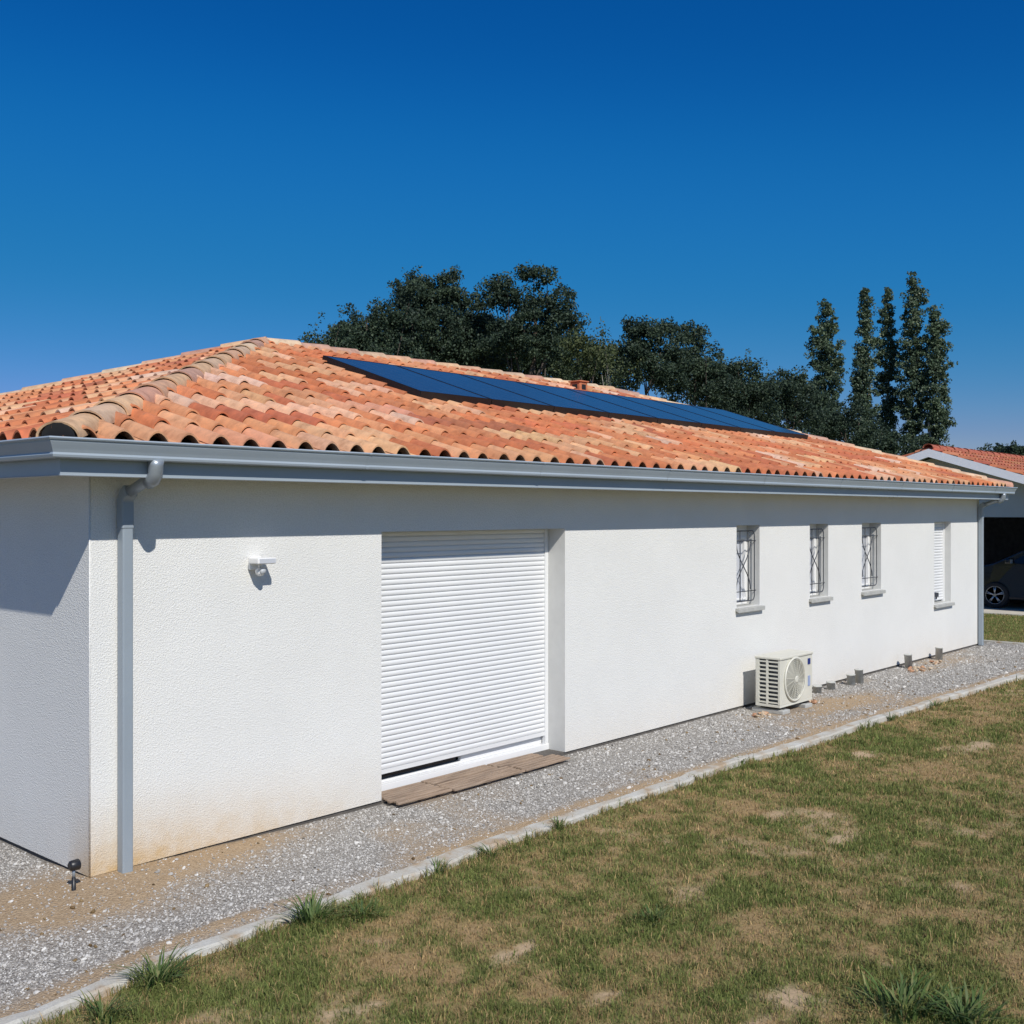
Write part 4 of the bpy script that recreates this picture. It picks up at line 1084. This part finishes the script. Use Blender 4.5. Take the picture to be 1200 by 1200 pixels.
for y in (-HW, HW): m.quad((0, y, 0), (DP, y, 0), (DP, y, gz(HW)), (0, y, gz(HW)))
m.build('wall', 'stucco_grey', cp)
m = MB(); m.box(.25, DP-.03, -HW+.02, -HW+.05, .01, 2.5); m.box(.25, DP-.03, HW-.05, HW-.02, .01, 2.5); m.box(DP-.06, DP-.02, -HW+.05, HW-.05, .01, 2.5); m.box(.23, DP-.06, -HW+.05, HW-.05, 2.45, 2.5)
m.build('shade_lining', plain('carport_shade', (.12, .125, .145, 1), .9, var=.3), cp)  # dark bluish lining, interior shade put into its colour
# roof tiles of the carport (rows of rolls running down the slope)
bm = bmesh.new(); lay = bm.verts.layers.float_color.new('tint'); rnd = random.Random(8)
OVG = .42; span = HW+.4
for sgn in (-1, 1):
    for r in range(12):
        for c in range(int((DP+OVG*2)/.24)):
            x0 = -OVG+c*.24; t0 = r*.36; t1 = t0+.38
            col = (*[q_*rnd.uniform(.85, 1.1) for q_ in rnd.choice([(.42, .12, .06), (.46, .15, .07), (.5, .2, .1), (.36, .11, .06)])], 1); A_ = []; B_ = []
            for (u, z) in TP[::2]:
                A_.append(bm.verts.new((x0+u*.245, sgn*(span-t0), ZA-(span-t0)*RS+z*.8+.03))); B_.append(bm.verts.new((x0+u*.245, sgn*max(0, span-t1), ZA-max(0, span-t1)*RS+z*.8)))
            for v_ in A_+B_: v_[lay] = col
            for i in range(len(A_)-1):
                f = bm.faces.new((A_[i], A_[i+1], B_[i+1], B_[i])); f.smooth = True
me = bpy.data.meshes.new('roof'); bmesh.ops.recalc_face_normals(bm, faces=bm.faces); bm.to_mesh(me); bm.free(); me.materials.append(M['tile']); ro = bpy.data.objects.new('roof', me); COL.objects.link(ro); ro.parent = cp
me = cover_run((-OVG-.02, 0, ZA+.06), (DP+OVG, 0, ZA+.06), 77, r0=.12); o = bpy.data.objects.new('ridge_tiles', me); me.name = 'ridge_tiles'; COL.objects.link(o); o.parent = cp
cc = [.40, .12, .07, 1]*len(me.vertices); me.attributes['tint'].data.foreach_set('color', cc)
m = MB()
for sgn in (-1, 1):
    y1 = sgn*span
    m.quad((-OVG, 0, ZA-.02), (-OVG, y1, ZA-.02-span*RS), (DP+OVG, y1, ZA-.02-span*RS), (DP+OVG, 0, ZA-.02))
    m.quad((-OVG+.03, 0, ZA-.14), (-OVG+.03, y1, ZA-.14-span*RS), (DP+OVG-.03, y1, ZA-.14-span*RS), (DP+OVG-.03, 0, ZA-.14))
m.build('roof_deck', 'soffit', cp)
for xf in (-OVG-.02, DP+OVG):
    for sgn in (-1, 1):
        y1 = sgn*span; m = MB(); k = 0
        m.v += [(xf+dx, yy, zz) for dx in (0, .02) for (yy, zz) in ((0, ZA+.005), (y1, ZA+.005-span*RS), (y1, ZA-.19-span*RS), (0, ZA-.19))]
        for f in ((0, 1, 2, 3), (4, 5, 6, 7), (0, 1, 5, 4), (1, 2, 6, 5), (2, 3, 7, 6), (3, 0, 4, 7)): m.f.append(f); m.smooth.append(False)
        m.build('bargeboard', 'roof_trim', cp)
m = MB(); m.box(23.0, 30, -1.2, 7.6, -.12, .0); tag(m.build('carport_slab', plain('slab_concrete', srgb(196, 190, 178), .9, var=.1, vscale=3, bump=.3)), kind='structure')

# ================================================================== CAR
car = thing('parked_car', (24.35, 1.3, 0), 'dark grey car with alloy wheels parked sideways inside the carport', 'car')
# local: nose points +y, near side is x=0, width 1.8
CWD = 1.8
side = [(-2.95, .35), (-2.98, .7), (-2.9, 1.0), (-2.72, 1.08), (-2.3, 1.50), (-1.6, 1.60), (-.4, 1.60), (.15, 1.52), (.95, 1.12), (1.2, 1.05), (1.75, .92), (1.92, .78), (1.96, .5), (1.88, .28), (1.2, .22), (-2.5, .22)]
def inset(y, z): return .0 + (.20*max(0, (z-1.0)/.6)) + (.10 if y > 1.6 or y < -2.8 else 0) + (.04 if z < .4 else 0)
bm = bmesh.new(); fr_ = []; 
L1 = [bm.verts.new((inset(y, z), y, z)) for y, z in side]; L0 = [bm.verts.new((inset(y, z)+.05, y*.995, z-.01 if z > .5 else z+.02)) for y, z in side]
R1 = [bm.verts.new((CWD-inset(y, z), y, z)) for y, z in side]
n = len(side)
bm.faces.new(L1); bm.faces.new(list(reversed(R1)))
for i in range(n): bm.faces.new((L1[i], R1[i], R1[(i+1) % n], L1[(i+1) % n]))
for v_ in L0: bm.verts.remove(v_)
bmesh.ops.recalc_face_normals(bm, faces=bm.faces); bmesh.ops.triangulate(bm, faces=[f for f in bm.faces if len(f.verts) > 4])
me = bpy.data.meshes.new('body'); bm.to_mesh(me); bm.free(); me.materials.append(M['paint']); body = bpy.data.objects.new('body', me); COL.objects.link(body); body.parent = car
bv = body.modifiers.new('b', 'BEVEL'); bv.width = .06; bv.segments = 3; bv.limit_method = 'ANGLE'; bv.angle_limit = R(25)
def sidepoly(m, pts, off=-.006):
    k = len(m.v); m.v += [(inset(0, z)+off, y, z) for y, z in pts]; m.f.append(tuple(range(k, k+len(pts)))); m.smooth.append(False)
    k = len(m.v); m.v += [(CWD-inset(0, z)-off, y, z) for y, z in pts]; m.f.append(tuple(reversed(range(k, k+len(pts))))); m.smooth.append(False)
m = MB(); sidepoly(m, [(.62, 1.10), (-.28, 1.12), (-.28, 1.50), (.06, 1.45)]); m.build('side_window', 'glass', car, autofix=False)
m = MB(); sidepoly(m, [(-.36, 1.12), (-1.5, 1.12), (-1.5, 1.5), (-.36, 1.50)]); m.build('side_window', 'glass', car, autofix=False)
m = MB(); m.quad((.12, .93, 1.135), (CWD-.12, .93, 1.135), (CWD-.24, .17, 1.515), (.24, .17, 1.515)); m.build('windscreen', 'glass', car, autofix=False)
m = MB(); m.box(-.16, -.01, .52, .66, 1.10, 1.22); m.build('wing_mirror', 'paint', car, .03)
m = MB(); m.box(-.165, -.12, .50, .515, 1.115, 1.205); m.box(-.13, -.03, .505, .518, 1.115, 1.205); m.build('mirror_glass', 'lens', car)
m = MB(); m.box(-.03, -.004, -.18, .0, .95, .975); m.build('door_handle', 'rim', car, .006)
m = MB(); m.box(.04, .14, 1.58, 1.83, .72, .86); m.build('headlight', 'lens', car, .02)
def wheel(y, xs_):
    w_ = MB(); sx = 1 if xs_ < .9 else -1
    prof = [(.22, .0), (.29, -.012), (.315, .01), (.322, .05), (.322, .16), (.31, .19), (.2, .2)]
    w_.lathe([(r_, sx*h_) for r_, h_ in prof], (xs_, y, .322), 'x', 32); t_ = w_.build('wheel', 'rubber', car)
    r_ = MB(); r_.lathe([(.222, 0), (.215, sx*-.006), (.2, sx*.01), (.198, sx*.05)], (xs_, y, .322), 'x', 32); r_.lathe([(.04, sx*-.012), (.045, sx*.0), (.04, sx*.03)], (xs_, y, .322), 'x', 16)
    for k in range(5):
        an = R(90+72*k); c_, s_ = math.cos(an), math.sin(an)
        for off in (-.12, .12):
            c2, s2 = math.cos(an+off*.9), math.sin(an+off*.9)
            r_.tube([(xs_-sx*.004, y+.035*c_, .322+.035*s_), (xs_-sx*.002, y+.205*c2, .322+.205*s2)], [.016, .014], 6)
    r_.build('rim', 'rim', t_)
    b_ = MB(); b_.lathe([(.2, sx*.055), (.2, sx*.056)], (xs_, y, .322), 'x', 24); b_.build('brake_void', 'dark', t_)
wheel(.93, -.01); wheel(-1.95, -.01); wheel(.93, CWD+.01); wheel(-1.95, CWD+.01)

# ------------------------------------------------------------------ render settings
S.render.engine = 'CYCLES'
S.render.resolution_x = S.render.resolution_y = 1024
S.cycles.max_bounces = 8
